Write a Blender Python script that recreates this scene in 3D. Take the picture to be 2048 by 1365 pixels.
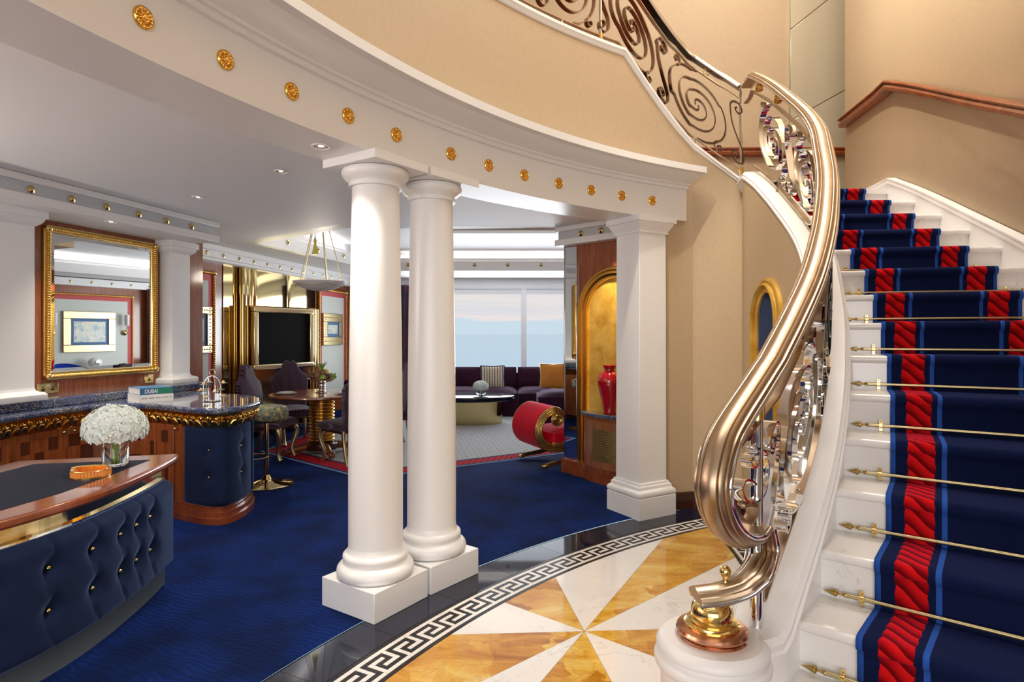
import bpy, bmesh, math, random
import numpy as np
from mathutils import Vector, Matrix
random.seed(7)
for o in list(bpy.data.objects):
    bpy.data.objects.remove(o, do_unlink=True)
SC = bpy.context.scene
COL = SC.collection
PI = math.pi
F, YH, EYE = 1230.0, 666.0, 1.55          # focal length in px of a 2048x1365 frame, eye-level row, eye height (m)

# ---------------------------------------------------------------- camera
cam = bpy.data.cameras.new('camera'); cam.sensor_width = 36; cam.lens = 36 * F / 2048
cam.shift_y = -(682.5 - YH) / 2048; cam.clip_start = .05; cam.clip_end = 40000
camo = bpy.data.objects.new('camera', cam); COL.objects.link(camo)
camo.location = (0, 0, EYE); camo.rotation_euler = (PI / 2, 0, 0)
SC.camera = camo
SC.view_settings.view_transform = 'Standard'; SC.view_settings.look = 'None'
SC.view_settings.gamma = 1; SC.view_settings.exposure = 0.0; SC.view_settings.use_curve_mapping = False

# ---------------------------------------------------------------- world: hazy sea sky
wd = bpy.data.worlds.new('world'); SC.world = wd; wd.use_nodes = True
wn = wd.node_tree; wn.nodes.clear()
def wnode(t, **k):
    n = wn.nodes.new(t)
    for a, b in k.items(): setattr(n, a, b)
    return n
tc = wnode('ShaderNodeTexCoord'); sp = wnode('ShaderNodeSeparateXYZ'); wn.links.new(tc.outputs['Generated'], sp.inputs[0])
mp = wnode('ShaderNodeMapping'); mp.inputs['Scale'].default_value = (3, 3, 60); wn.links.new(tc.outputs['Generated'], mp.inputs[0])
nz = wnode('ShaderNodeTexNoise'); nz.inputs['Scale'].default_value = 2.2; nz.inputs['Detail'].default_value = 5; wn.links.new(mp.outputs[0], nz.inputs[0])
ma = wnode('ShaderNodeMath', operation='MULTIPLY_ADD'); wn.links.new(nz.outputs[0], ma.inputs[0]); ma.inputs[1].default_value = .05; wn.links.new(sp.outputs[2], ma.inputs[2])
rp = wnode('ShaderNodeValToRGB'); wn.links.new(ma.outputs[0], rp.inputs[0])
els = rp.color_ramp.elements
els[0].position = 0.0; els[0].color = (.53, .67, .76, 1)
els[1].position = 1.0; els[1].color = (.55, .68, .85, 1)
for p, c in ((.046, (.56, .68, .77, 1)), (.052, (.80, .72, .70, 1)), (.066, (.66, .67, .71, 1)), (.08, (.77, .72, .70, 1)), (.10, (.70, .70, .72, 1)), (.3, (.68, .72, .78, 1))):
    e = els.new(p); e.color = c
bg = wnode('ShaderNodeBackground'); wn.links.new(rp.outputs[0], bg.inputs[0]); bg.inputs[1].default_value = 1.08
wo = wnode('ShaderNodeOutputWorld'); wn.links.new(bg.outputs[0], wo.inputs[0])

# ---------------------------------------------------------------- lights: seen sources and added fill
def area(name, loc, rot, sx, sy, power, color, shape='RECTANGLE'):
    l = bpy.data.lights.new(name, 'AREA'); l.shape = shape; l.size = sx; l.size_y = sy; l.energy = power; l.color = color
    o = bpy.data.objects.new(name, l); COL.objects.link(o); o.location = loc; o.rotation_euler = rot
    return o
WARM = (1.0, .93, .84); NEUT = (1.0, .96, .92); DAY = (.90, .95, 1.0)
area('atrium_top_light', (.6, 2.2, 6.9), (0, 0, 0), 2.6, 2.6, 95, WARM, 'DISK')             # unseen overhead light added for the hall's warm light from above
area('stair_fill_light', (2.1, 4.1, 6.9), (0, 0, 0), 1.3, 1.3, 120, WARM, 'DISK')  # added fill over the stair, brightening its outer wall
area('landing_light', (2.4, 5.9, 6.9), (0, 0, 0), 1.0, 1.0, 45, WARM, 'DISK')
area('hall_fill_light', (-1.4, -5.9, 2.1), (PI / 2, 0, 0), 7.5, 3.7, 410, (1.0, .98, .97))  # added frontal fill from behind the camera, no window built
area('window_daylight', (0.2, 13.12, 1.5), (-PI / 2, 0, 0), 5.4, 1.7, 260, DAY)             # daylight entering by the window
for i_, (x_, y_, sx_, sy_) in enumerate(((.2, 11.56, 4.6, .07), (-2.86, 9.7, .07, 3.0), (-.6, 6.84, 2.0, .07), (3.06, 9.9, .07, 2.8))):
    area('coffer_cove_light', (x_, y_, 2.955), (PI, 0, 0), sx_, sy_, 5, NEUT)              # cove strips on the coffer ledge
def spot(name, loc, to, power, size, color, soft=.06):
    l = bpy.data.lights.new(name, 'SPOT'); l.energy = power; l.spot_size = size; l.spot_blend = .8; l.color = color; l.shadow_soft_size = soft
    o = bpy.data.objects.new(name, l); COL.objects.link(o); o.location = loc; o.rotation_euler = (Vector(to) - Vector(loc)).to_track_quat('-Z', 'Y').to_euler(); return o
spot('wall_fill_spot', (-.7, 1.9, 6.8), (1.9, 4.75, 1.7), 1000, .42, (1.0, .88, .70))  # added spot brightening the wall under the stairs
spot('wall_fill_spot', (.1, 3.2, 6.8), (3.1, 4.8, 3.3), 520, .75, (1.0, .88, .70))  # added spot lifting the outer stair wall
# ---------------------------------------------------------------- helpers
def U(x, y, z=0.0):
    """floor position (X, depth) of photo point (x, y) lying at height z"""
    d = F * (EYE - z) / (y - YH)
    return ((x - 1024) * d / F, d)
def W(x, y, d):
    return Vector(((x - 1024) * d / F, d, EYE - (y - YH) * d / F))

class MB:
    def __init__(s): s.v = []; s.f = []; s.uv = None
    def add(s, vs, fs):
        b = len(s.v); s.v += [tuple(p) for p in vs]; s.f += [tuple(i + b for i in f) for f in fs]; return s
    def box(s, c, d, rz=0.0, m=None):
        hx, hy, hz = d[0] / 2, d[1] / 2, d[2] / 2; cs, sn = math.cos(rz), math.sin(rz); vs = []
        for z in (-hz, hz):
            for x, y in ((-hx, -hy), (hx, -hy), (hx, hy), (-hx, hy)):
                p = Vector((x * cs - y * sn, x * sn + y * cs, z))
                if m: p = m @ p
                vs.append((c[0] + p[0], c[1] + p[1], c[2] + p[2]))
        return s.add(vs, [(3, 2, 1, 0), (4, 5, 6, 7), (0, 1, 5, 4), (1, 2, 6, 5), (2, 3, 7, 6), (3, 0, 4, 7)])
    def prism(s, poly, z0, z1, top=True):
        n = len(poly)
        a = sum(poly[i][0] * poly[(i + 1) % n][1] - poly[(i + 1) % n][0] * poly[i][1] for i in range(n))
        if a < 0: poly = poly[::-1]
        vs = [(p[0], p[1], z0) for p in poly] + [(p[0], p[1], z1) for p in poly]
        fs = [tuple(range(n - 1, -1, -1)), tuple(range(n, 2 * n))] + [(i, (i + 1) % n, n + (i + 1) % n, n + i) for i in range(n)]
        return s.add(vs, fs)
    def lathe(s, prof, n=32, c=(0, 0, 0), sx=1.0, sy=1.0, a0=0.0, a1=2 * PI, m=None, cap=True):
        full = abs(a1 - a0 - 2 * PI) < 1e-6; k = n if full else n + 1; vs = []
        for r, z in prof:
            for i in range(k):
                a = a0 + (a1 - a0) * i / n
                p = Vector((r * math.cos(a) * sx, r * math.sin(a) * sy, z))
                if m: p = m @ p
                vs.append((c[0] + p[0], c[1] + p[1], c[2] + p[2]))
        fs = []
        for j in range(len(prof) - 1):
            for i in range(n):
                i2 = (i + 1) % k
                fs.append((j * k + i, j * k + i2, (j + 1) * k + i2, (j + 1) * k + i))
        if full and cap:
            if prof[0][0] > 1e-5: fs.append(tuple(range(k - 1, -1, -1)))
            if prof[-1][0] > 1e-5: fs.append(tuple((len(prof) - 1) * k + i for i in range(k)))
        return s.add(vs, fs)
    def ball(s, c, r, n=16, m=8, mt=None):
        if not hasattr(r, '__len__'): r = (r, r, r)
        vs = [(0, 0, -1)]
        for j in range(1, m):
            t = -PI / 2 + PI * j / m
            for i in range(n):
                a = 2 * PI * i / n; vs.append((math.cos(t) * math.cos(a), math.cos(t) * math.sin(a), math.sin(t)))
        vs.append((0, 0, 1)); L = len(vs) - 1
        fs = [(0, 1 + (i + 1) % n, 1 + i) for i in range(n)]
        for j in range(m - 2):
            for i in range(n):
                a = 1 + j * n + i; b = 1 + j * n + (i + 1) % n; fs.append((a, b, b + n, a + n))
        fs += [(L, L - n + i, L - n + (i + 1) % n) for i in range(n)]
        out = []
        for p in vs:
            q = Vector((p[0] * r[0], p[1] * r[1], p[2] * r[2]))
            if mt: q = mt @ q
            out.append((c[0] + q[0], c[1] + q[1], c[2] + q[2]))
        return s.add(out, fs)
    def sweep(s, path, Ns, Bs, prof, closed=True, cap=True, loop=False):
        """prof: (b, n) pairs along B and N of each path point"""
        k = len(prof); n = len(path); vs = []
        for P, N, B in zip(path, Ns, Bs):
            P = Vector(P)
            for b, a in prof: vs.append(P + Vector(B) * b + Vector(N) * a)
        fs = []
        for i in range(n if loop else n - 1):
            i2 = (i + 1) % n
            for j in range(k if closed else k - 1):
                j2 = (j + 1) % k
                fs.append((i * k + j, i * k + j2, i2 * k + j2, i2 * k + j))
        if cap and closed and not loop:
            fs.append(tuple(range(k - 1, -1, -1))); fs.append(tuple((n - 1) * k + j for j in range(k)))
        return s.add(vs, fs)
    def tube(s, path, r, n=8, loop=False):
        path = [Vector(p) for p in path]; T = tang(path, loop)
        N = T[0].orthogonal().normalized(); Ns = []; Bs = []
        for t in T:
            N = (N - t * N.dot(t)).normalized(); Ns.append(N); Bs.append(t.cross(N))
        if not hasattr(r, '__len__'):
            return s.sweep(path, Ns, Bs, [(r * math.cos(2 * PI * i / n), r * math.sin(2 * PI * i / n)) for i in range(n)], loop=loop)
        k = n; vs = []
        for P, N_, B_, rr in zip(path, Ns, Bs, r):
            for i in range(k): vs.append(P + N_ * rr * math.sin(2 * PI * i / k) + B_ * rr * math.cos(2 * PI * i / k))
        fs = [(i * k + j, i * k + (j + 1) % k, (i + 1) * k + (j + 1) % k, (i + 1) * k + j) for i in range(len(path) - 1) for j in range(k)]
        fs += [tuple(range(k - 1, -1, -1)), tuple((len(path) - 1) * k + j for j in range(k))]
        return s.add(vs, fs)
    def grid(s, pts):
        """pts[i][j] 3-D points"""
        n = len(pts); k = len(pts[0]); vs = [p for r in pts for p in r]
        return s.add(vs, [(i * k + j, i * k + j + 1, (i + 1) * k + j + 1, (i + 1) * k + j) for i in range(n - 1) for j in range(k - 1)])
    def sqlathe(s, prof, c, rz=0.0):
        """square-plan moulding: prof (half side, z)"""
        vs = []; cs, sn = math.cos(rz), math.sin(rz)
        for h, z in prof:
            for x, y in ((-h, -h), (h, -h), (h, h), (-h, h)): vs.append((c[0] + x * cs - y * sn, c[1] + x * sn + y * cs, c[2] + z))
        fs = [(3, 2, 1, 0), tuple(len(vs) - 4 + i for i in range(4))]
        for j in range(len(prof) - 1):
            for i in range(4): fs.append((j * 4 + i, j * 4 + (i + 1) % 4, j * 4 + 4 + (i + 1) % 4, j * 4 + 4 + i))
        return s.add(vs, fs)
    def mesh(s, name):
        me = bpy.data.meshes.new(name); me.from_pydata(s.v, [], s.f); me.update(); return me
    def build(s, name, mat, parent=None, smooth=None, bevel=0, kind=None, label=None, loc=None, rz=None, fix=True, seg=2):
        me = s.mesh(name)
        if fix:
            b = bmesh.new(); b.from_mesh(me); bmesh.ops.recalc_face_normals(b, faces=b.faces); b.to_mesh(me); b.free()
        o = bpy.data.objects.new(name, me); COL.objects.link(o)
        if mat: me.materials.append(MAT[mat])
        if smooth:
            me.shade_smooth(); me.set_sharp_from_angle(angle=math.radians(smooth))
        if bevel:
            md = o.modifiers.new('bevel', 'BEVEL'); md.width = bevel; md.segments = seg; md.limit_method = 'ANGLE'; md.angle_limit = math.radians(35)
            if not smooth: me.shade_smooth(); me.set_sharp_from_angle(angle=math.radians(50))
        if parent: o.parent = parent
        if kind: o['kind'] = kind
        if label: o['label'] = label
        if loc is not None: o.location = loc
        if rz is not None: o.rotation_euler = (0, 0, rz)
        return o

def tang(path, loop=False):
    n = len(path); T = []
    for i in range(n):
        a = path[(i - 1) % n] if (i > 0 or loop) else path[i]; b = path[(i + 1) % n] if (i < n - 1 or loop) else path[i]
        t = Vector(b) - Vector(a); T.append(t.normalized() if t.length > 1e-9 else Vector((0, 0, 1)))
    return T
def thing(name, label, cat, loc=(0, 0, 0), rz=0.0, group=None):
    o = bpy.data.objects.new(name, None); COL.objects.link(o); o.empty_display_size = .1
    o.location = loc; o.rotation_euler = (0, 0, rz); o['label'] = label; o['category'] = cat
    if group: o['group'] = group
    return o
def struct(name, loc=(0, 0, 0), label=None):
    o = bpy.data.objects.new(name, None); COL.objects.link(o); o.location = loc; o['kind'] = 'structure'
    if label: o['label'] = label
    return o
def tag(o, label, cat, group=None):
    o['label'] = label; o['category'] = cat
    if group: o['group'] = group
    return o
def dup(o, parent=None):
    c = o.copy(); COL.objects.link(c)
    if parent: c.parent = parent
    for ch in [x for x in o.children]: dup(ch, c)
    return c
def copy_thing(o, label, loc, rz=0.0):
    c = dup(o); c.location = loc; c.rotation_euler = (0, 0, rz); c['label'] = label; return c
def inst(me_obj, parent, loc, rz=0.0, scale=None):
    c = me_obj.copy(); COL.objects.link(c); c.parent = parent; c.location = loc; c.rotation_euler = (0, 0, rz)
    if scale: c.scale = scale
    return c
def crom(pts, t):
    """Catmull-Rom through pts[(t, value tuple)]"""
    ts = [p[0] for p in pts]; vs = [np.array(p[1:], float) for p in pts]
    if t <= ts[0]: return vs[0] + (vs[1] - vs[0]) * (t - ts[0]) / (ts[1] - ts[0])
    if t >= ts[-1]: return vs[-1] + (vs[-1] - vs[-2]) * (t - ts[-1]) / (ts[-1] - ts[-2])
    i = max(k for k in range(len(ts) - 1) if ts[k] <= t)
    h = ts[i + 1] - ts[i]; u = (t - ts[i]) / h
    def slope(k):
        if k == 0: return (vs[1] - vs[0]) / (ts[1] - ts[0])
        if k == len(ts) - 1: return (vs[-1] - vs[-2]) / (ts[-1] - ts[-2])
        return (vs[k + 1] - vs[k - 1]) / (ts[k + 1] - ts[k - 1])
    m0, m1 = slope(i) * h, slope(i + 1) * h
    return (2 * u**3 - 3 * u**2 + 1) * vs[i] + (u**3 - 2 * u**2 + u) * m0 + (-2 * u**3 + 3 * u**2) * vs[i + 1] + (u**3 - u**2) * m1
def smooth_path(pts, n, loop=False):
    """resample a polyline of points with Catmull-Rom, n points"""
    pts = [np.array(p, float) for p in pts]
    if loop: pts = pts + [pts[0]]
    L = [0]
    for a, b in zip(pts, pts[1:]): L.append(L[-1] + max(1e-6, np.linalg.norm(b - a)))
    q = [(l,) + tuple(p) for l, p in zip(L, pts)]
    return [tuple(crom(q, L[-1] * i / (n - 1 if not loop else n))) for i in range(n)]
def offset_poly(pts, d):
    """shift an open 2-D polyline to its left by d"""
    out = []
    n = len(pts)
    for i in range(n):
        a = np.array(pts[max(i - 1, 0)]); b = np.array(pts[min(i + 1, n - 1)]); t = b - a; t = t / np.linalg.norm(t)
        out.append((pts[i][0] - t[1] * d, pts[i][1] + t[0] * d))
    return out
def extrude_line(mb, pts, prof, loop=False):
    """sweep prof (offset to the left of travel, z) along a flat 2-D line"""
    P = [Vector((p[0], p[1], 0)) for p in pts]; n = len(P); Bs = []; Ns = [Vector((0, 0, 1))] * n
    for i in range(n):
        a = P[(i - 1) % n] if (i or loop) else P[0]; b = P[(i + 1) % n] if (i < n - 1 or loop) else P[-1]
        t0 = (P[i] - a); t1 = (b - P[i])
        if t0.length < 1e-9: t0 = t1
        if t1.length < 1e-9: t1 = t0
        t0.normalize(); t1.normalize(); t = (t0 + t1).normalized()
        nrm = Vector((-t.y, t.x, 0)); k = max(.4, nrm.dot(Vector((-t1.y, t1.x, 0)))); Bs.append(nrm / k)
    return mb.sweep(P, Ns, Bs, prof, loop=loop)
def ring_arc(mb, prof, a0, a1, n, c):
    """sweep closed prof (radius, z) round centre c between angles (degrees)"""
    k = len(prof); vs = []
    for i in range(n + 1):
        a = math.radians(a0 + (a1 - a0) * i / n)
        for r, z in prof: vs.append((c[0] + r * math.cos(a), c[1] + r * math.sin(a), z))
    fs = [(i * k + j, i * k + (j + 1) % k, (i + 1) * k + (j + 1) % k, (i + 1) * k + j) for i in range(n) for j in range(k)]
    fs += [tuple(range(k - 1, -1, -1)), tuple(n * k + j for j in range(k))]
    return mb.add(vs, fs)

# ---------------------------------------------------------------- materials
MAT = {}
class NT:
    def __init__(s, name):
        m = bpy.data.materials.new(name); m.use_nodes = True; s.m = m; s.t = m.node_tree; s.b = s.t.nodes['Principled BSDF']; MAT[name] = m
    def n(s, typ, ins=None, **k):
        x = s.t.nodes.new(typ)
        for a, v in k.items(): setattr(x, a, v)
        for a, v in (ins or {}).items():
            if hasattr(v, 'is_output') or isinstance(v, bpy.types.NodeSocket): s.t.links.new(v, x.inputs[a])
            else: x.inputs[a].default_value = v
        return x
    def set(s, **k):
        names = dict(base='Base Color', rough='Roughness', metal='Metallic', normal='Normal', spec='Specular IOR Level', coat='Coat Weight', coatr='Coat Roughness',
                     sheen='Sheen Weight', sheent='Sheen Tint', sheenr='Sheen Roughness', trans='Transmission Weight', ior='IOR', emc='Emission Color', ems='Emission Strength', alpha='Alpha', sub='Subsurface Weight')
        for a, v in k.items():
            i = s.b.inputs[names[a]]
            if isinstance(v, bpy.types.NodeSocket): s.t.links.new(v, i)
            else:
                if a in ('base', 'emc', 'sheent') and len(v) == 3: v = (*v, 1)
                i.default_value = v
        return s
    def math(s, op, a, b=None, c=None, clamp=False):
        x = s.t.nodes.new('ShaderNodeMath'); x.operation = op; x.use_clamp = clamp
        for i, v in enumerate((a, b, c)):
            if v is None: continue
            if isinstance(v, bpy.types.NodeSocket): s.t.links.new(v, x.inputs[i])
            else: x.inputs[i].default_value = v
        return x.outputs[0]
    def co(s, kind='Object', scale=(1, 1, 1), rot=(0, 0, 0)):
        t = s.n('ShaderNodeTexCoord'); m = s.n('ShaderNodeMapping', {'Scale': scale, 'Rotation': rot, 'Vector': t.outputs[kind]}); return m.outputs[0]
    def noise(s, vec, scale, detail=4, rough=.55, dist=0):
        return s.n('ShaderNodeTexNoise', {'Vector': vec, 'Scale': scale, 'Detail': detail, 'Roughness': rough, 'Distortion': dist}).outputs[0]
    def ramp(s, fac, stops, interp='LINEAR'):
        x = s.n('ShaderNodeValToRGB', {'Fac': fac}); r = x.color_ramp; r.interpolation = interp
        while len(r.elements) < len(stops): r.elements.new(.5)
        for e, (p, c) in zip(r.elements, stops): e.position = p; e.color = (*c, 1) if len(c) == 3 else c
        return x.outputs[0]
    def mix(s, fac, a, b, mode='MIX'):
        x = s.t.nodes.new('ShaderNodeMix'); x.data_type = 'RGBA'; x.blend_type = mode
        for i, v in ((0, fac), (6, a), (7, b)):
            if isinstance(v, bpy.types.NodeSocket): s.t.links.new(v, x.inputs[i])
            else: x.inputs[i].default_value = (*v, 1) if hasattr(v, '__len__') and len(v) == 3 else v
        return x.outputs[2]
    def bump(s, h, strength=.3, dist=.01):
        return s.n('ShaderNodeBump', {'Height': h, 'Strength': strength, 'Distance': dist}).outputs[0]
def simple(name, base, rough=.5, metal=0, **k): return NT(name).set(base=base, rough=rough, metal=metal, **k)

simple('white_paint', (.83, .825, .82), .32)
simple('ceiling_paint', (.80, .80, .80), .55)
simple('white_trim', (.80, .785, .77), .4)
simple('grey_frieze', (.52, .54, .57), .45)
simple('gold', (.80, .50, .13), .24, 1)
simple('brass', (.72, .54, .22), .12, 1)
simple('polished_brass', (.66, .52, .25), .07, 1)
simple('bright_gold', (.92, .68, .25), .16, 1)
simple('chrome', (.80, .79, .78), .06, 1)
simple('mirror', (.93, .95, .94), .01, 1)
simple('green_mirror', (.60, .545, .41), .14, .3)
simple('black_screen', (.004, .0035, .003), .6, spec=.06)
simple('black', (.01, .01, .01), .3)
simple('black_lacquer', (.010, .014, .026), .12, spec=.35)
simple('red_enamel', (.55, .03, .03), .3)
simple('red_band', (.52, .06, .06), .6)
simple('pale_panel', (.60, .62, .57), .75)
simple('window_white', (.82, .84, .86), .4)
simple('pale_gold', (.58, .48, .27), .36, 1)
simple('porcelain', (.85, .84, .82), .15, coat=.5)
simple('paper', (.82, .80, .76), .7)
simple('lamp_glass', (.72, .70, .70), .5, sub=.3)
simple('leaf_green', (.16, .30, .05), .5)
simple('stem_green', (.30, .45, .08), .45)
simple('orange_enamel', (.85, .30, .04), .3, coat=.5)
simple('lemon', (.75, .60, .06), .4)
simple('fruit_brown', (.22, .10, .03), .5)
simple('plum', (.06, .02, .02), .35)
simple('grape', (.25, .36, .06), .3)
simple('silver', (.72, .70, .66), .18, 1)
simple('pastry', (.70, .42, .16), .5)
simple('cream_pastry', (.85, .75, .60), .5)
simple('red_glass', (.36, .006, .012), .06, coat=.6)
simple('book_white', (.80, .78, .75), .5)
simple('book_blue', (.03, .13, .28), .4)
simple('book_green', (.02, .20, .12), .4)
simple('ink', (.25, .25, .26), .6)
simple('letter_white', (.9, .9, .9), .5)
simple('royal_blue', (.01, .05, .62), .8, sheen=.4)
simple('tassel', (.42, .36, .06), .7)
simple('rope', (.38, .33, .18), .7)
simple('grout', (.17, .16, .155), .8)
simple('lamp_bulb', (1, .9, .7), .4, emc=(1, .82, .55), ems=6)
simple('dark_recess', (.16, .11, .05), .4, .6)
simple('speaker_white', (.75, .75, .75), .4)
simple('tessera_black', (.013, .012, .012), .2, spec=.35)
simple('tessera_white', (.80, .77, .74), .15, coat=.4)

n = NT('glass'); n.set(base=(.95, .97, .97), rough=.01, trans=1, ior=1.45)
n = NT('pane'); n.set(base=(1, 1, 1), rough=.0, trans=1, ior=1.02)

# cream vinyl wallpaper with a fine vertical fibre
n = NT('wallpaper'); v = n.co('Object', (70, 70, 14)); a = n.noise(v, 1.6, 5, .7)
v2 = n.co('Object', (1, 1, 1)); b = n.noise(v2, 1.2, 2)
c = n.ramp(a, [(.3, (.455, .338, .212)), (.55, (.487, .366, .233)), (.75, (.518, .393, .255))])
n.set(base=c, rough=.6, normal=n.bump(a, .12, .004))

# wall-to-wall carpet: deep blue with wavy ribs
n = NT('blue_carpet'); v = n.co('Object', (1, 1, 1), (0, 0, .45))
d1 = n.noise(v, 2.6, 4); d2 = n.noise(v, 7, 3)
sx = n.n('ShaderNodeSeparateXYZ', {0: v}).outputs[1]
ph = n.math('MULTIPLY_ADD', sx, 190.0, n.math('MULTIPLY', d2, 20.0)); ph = n.math('ADD', ph, n.math('MULTIPLY', d1, 16.0))
w = n.math('SINE', ph); w01 = n.math('MULTIPLY_ADD', w, .5, .5)
fine = n.noise(v, 260, 2, .6)
hgt = n.math('ADD', w01, n.math('MULTIPLY', fine, .8))
c1 = n.mix(n.ramp(d1, [(.38, (0, 0, 0)), (.62, (1, 1, 1))]), (.0006, .0032, .024), (.0022, .017, .125))
c2 = n.mix(n.math('MULTIPLY', w01, .75), c1, (.001, .006, .038))
n.set(base=n.mix(n.math('MULTIPLY', fine, .10), c2, (.008, .045, .24)), rough=.95, sheen=.08, sheent=(.05, .16, .8), sheenr=.5, spec=.1, normal=n.bump(hgt, .5, .006))

# rug
n = NT('rug_field'); v = n.co('Object', (1, 1, 1), (0, 0, .6))
vv = n.n('ShaderNodeTexVoronoi', {'Vector': v, 'Scale': 11.0, 'Randomness': .15}).outputs[0]
n.set(base=n.ramp(vv, [(.14, (.26, .32, .40)), (.30, (.50, .51, .51))]), rough=.95, spec=.1, normal=n.bump(n.noise(v, 120, 2), .3, .004))
n = NT('rug_red'); v = n.co('Object', (1, 1, 1), (0, 0, .2))
s1 = n.n('ShaderNodeTexWave', {'Vector': v, 'Scale': 5.0, 'Distortion': 1.5}).outputs[1]
n.set(base=n.ramp(s1, [(.1, (.24, .005, .012)), (.7, (.50, .015, .03))]), rough=.95, spec=.1)
simple('rug_navy', (.004, .012, .10), .95)
simple('rug_pale', (.16, .25, .45), .95)
simple('frame_gold', (.88, .74, .42), .18, 1)
simple('shaded_bronze', (.045, .034, .028), .22, 1)  # darkened bronze copy, shade under the upper rail put into colour
simple('shaded_chrome', (.26, .19, .15), .12, 1)  # shaded copy of the chrome, for the upper flight's bars

# stone
n = NT('white_marble'); v = n.co('Object'); a = n.noise(v, 1.1, 6, .6, 1.2); b = n.noise(v, 3.2, 8, .62, .6)
vein = n.math('ABSOLUTE', n.math('SUBTRACT', b, .5)); vein = n.ramp(vein, [(.0, (.0, 0, 0)), (.010, (1, 1, 1))])
msk = n.ramp(a, [(.42, (1, 1, 1)), (.52, (0, 0, 0))])
fac = n.math('MULTIPLY', n.math('SUBTRACT', 1.0, n.n('ShaderNodeRGBToBW', {0: vein}).outputs[0]), n.n('ShaderNodeRGBToBW', {0: msk}).outputs[0])
cl = n.ramp(a, [(.3, (.80, .775, .745)), (.7, (.74, .715, .69))])
n.set(base=n.mix(n.math('MULTIPLY', fac, .55), cl, (.40, .37, .36)), rough=.09, coat=.3)
n = NT('siena_marble'); v = n.co('Object', (1, 1, 1), (0, 0, .5)); a = n.noise(n.co('Object', (1, 2.6, 1), (0, 0, .9)), 1.7, 7, .66, 1.4)
vo = n.n('ShaderNodeTexVoronoi', {'Vector': n.mix(.25, v, n.n('ShaderNodeTexNoise', {'Vector': v, 'Scale': 4.0, 'Detail': 4}).outputs[1]), 'Scale': 8.0}, feature='DISTANCE_TO_EDGE').outputs[0]
vcell = n.n('ShaderNodeRGBToBW', {0: n.n('ShaderNodeTexVoronoi', {'Vector': n.mix(.35, v, n.n('ShaderNodeTexNoise', {'Vector': v, 'Scale': 3.0, 'Detail': 5}).outputs[1]), 'Scale': 6.0}).outputs[1]}).outputs[0]
a = n.math('ADD', n.math('MULTIPLY', a, .8), n.math('MULTIPLY_ADD', vcell, .26, -.03))
cl = n.ramp(a, [(.27, (.26, .09, .008)), (.40, (.48, .20, .018)), (.50, (.60, .31, .035)), (.60, (.68, .43, .085)), (.72, (.76, .58, .22))])
vn = n.ramp(vo, [(.0, (1, 1, 1)), (.035, (0, 0, 0))])
n.set(base=n.mix(n.math('MULTIPLY', n.n('ShaderNodeRGBToBW', {0: vn}).outputs[0], .28), cl, (.30, .10, .012)), rough=.10, coat=.3)
n = NT('navy_stone'); v = n.co('Object'); a = n.noise(v, 3, 4)
n.set(base=n.ramp(a, [(.3, (.004, .006, .018)), (.7, (.008, .012, .035))]), rough=.04, spec=.6)
n = NT('blue_granite'); v = n.co('Object'); a = n.noise(v, 95, 3, .7); b = n.noise(v, 4.5, 4, .6, 1.0)
sp1 = n.ramp(a, [(.40, (.012, .018, .04)), (.5, (.06, .08, .13)), (.60, (.34, .34, .36))])
n.set(base=n.mix(n.ramp(b, [(.45, (0, 0, 0)), (.68, (.75, .75, .75))]), sp1, (.012, .035, .14)), rough=.06, coat=.6)

# timber
def wood(name, dark, light, scale=(3, 40, 3), rough=.22, coat=.6):
    n = NT(name); v = n.co('Object', scale); a = n.noise(v, 1.4, 6, .6, .8); b = n.noise(v, 9, 3)
    f_ = n.math('MULTIPLY_ADD', b, .25, n.math('MULTIPLY', a, .85))
    n.set(base=n.ramp(f_, [(.3, dark), (.72, light)]), rough=rough, coat=coat, coatr=.1)
wood('mahogany', (.12, .024, .007), (.34, .082, .020), (2, 2, 2))
wood('mahogany_v', (.13, .032, .010), (.36, .098, .028), (30, 30, 2.2))
wood('rosewood', (.03, .008, .004), (.12, .03, .012), (60, 60, 2.5))
wood('zebrano', (.10, .03, .012), (.42, .16, .05), (70, 70, 2.0), .3)
wood('dark_wood', (.018, .005, .003), (.06, .014, .007), (3, 3, 3), .2)

# metals with brushed grain
n = NT('bronze'); v = n.co('Object', (4, 4, 4)); a = n.noise(v, 3, 3)
n.set(base=n.ramp(a, [(.3, (.43, .322, .218)), (.7, (.51, .388, .268))]), rough=.36, metal=1)
simple('copper', (.72, .36, .22), .2, 1)
n = NT('antique_gold'); v = n.co('Object'); a = n.noise(v, 18, 4)
n.set(base=n.ramp(a, [(.3, (.34, .22, .07)), (.7, (.62, .44, .16))]), rough=.33, metal=1)
n = NT('gold_leaf'); v = n.co('Object'); a = n.noise(v, 5, 5, .6, .5)
n.set(base=n.ramp(a, [(.3, (.50, .26, .03)), (.5, (.72, .44, .08)), (.75, (.86, .62, .18))]), rough=.40, metal=.55, normal=n.bump(n.noise(v, 40, 3), .2, .004))
n = NT('acanthus_gold'); v = n.co('Object'); a = n.noise(v, 30, 3)
n.set(base=n.ramp(a, [(.3, (.40, .20, .02)), (.65, (.80, .52, .10))]), rough=.26, metal=1)

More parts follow.
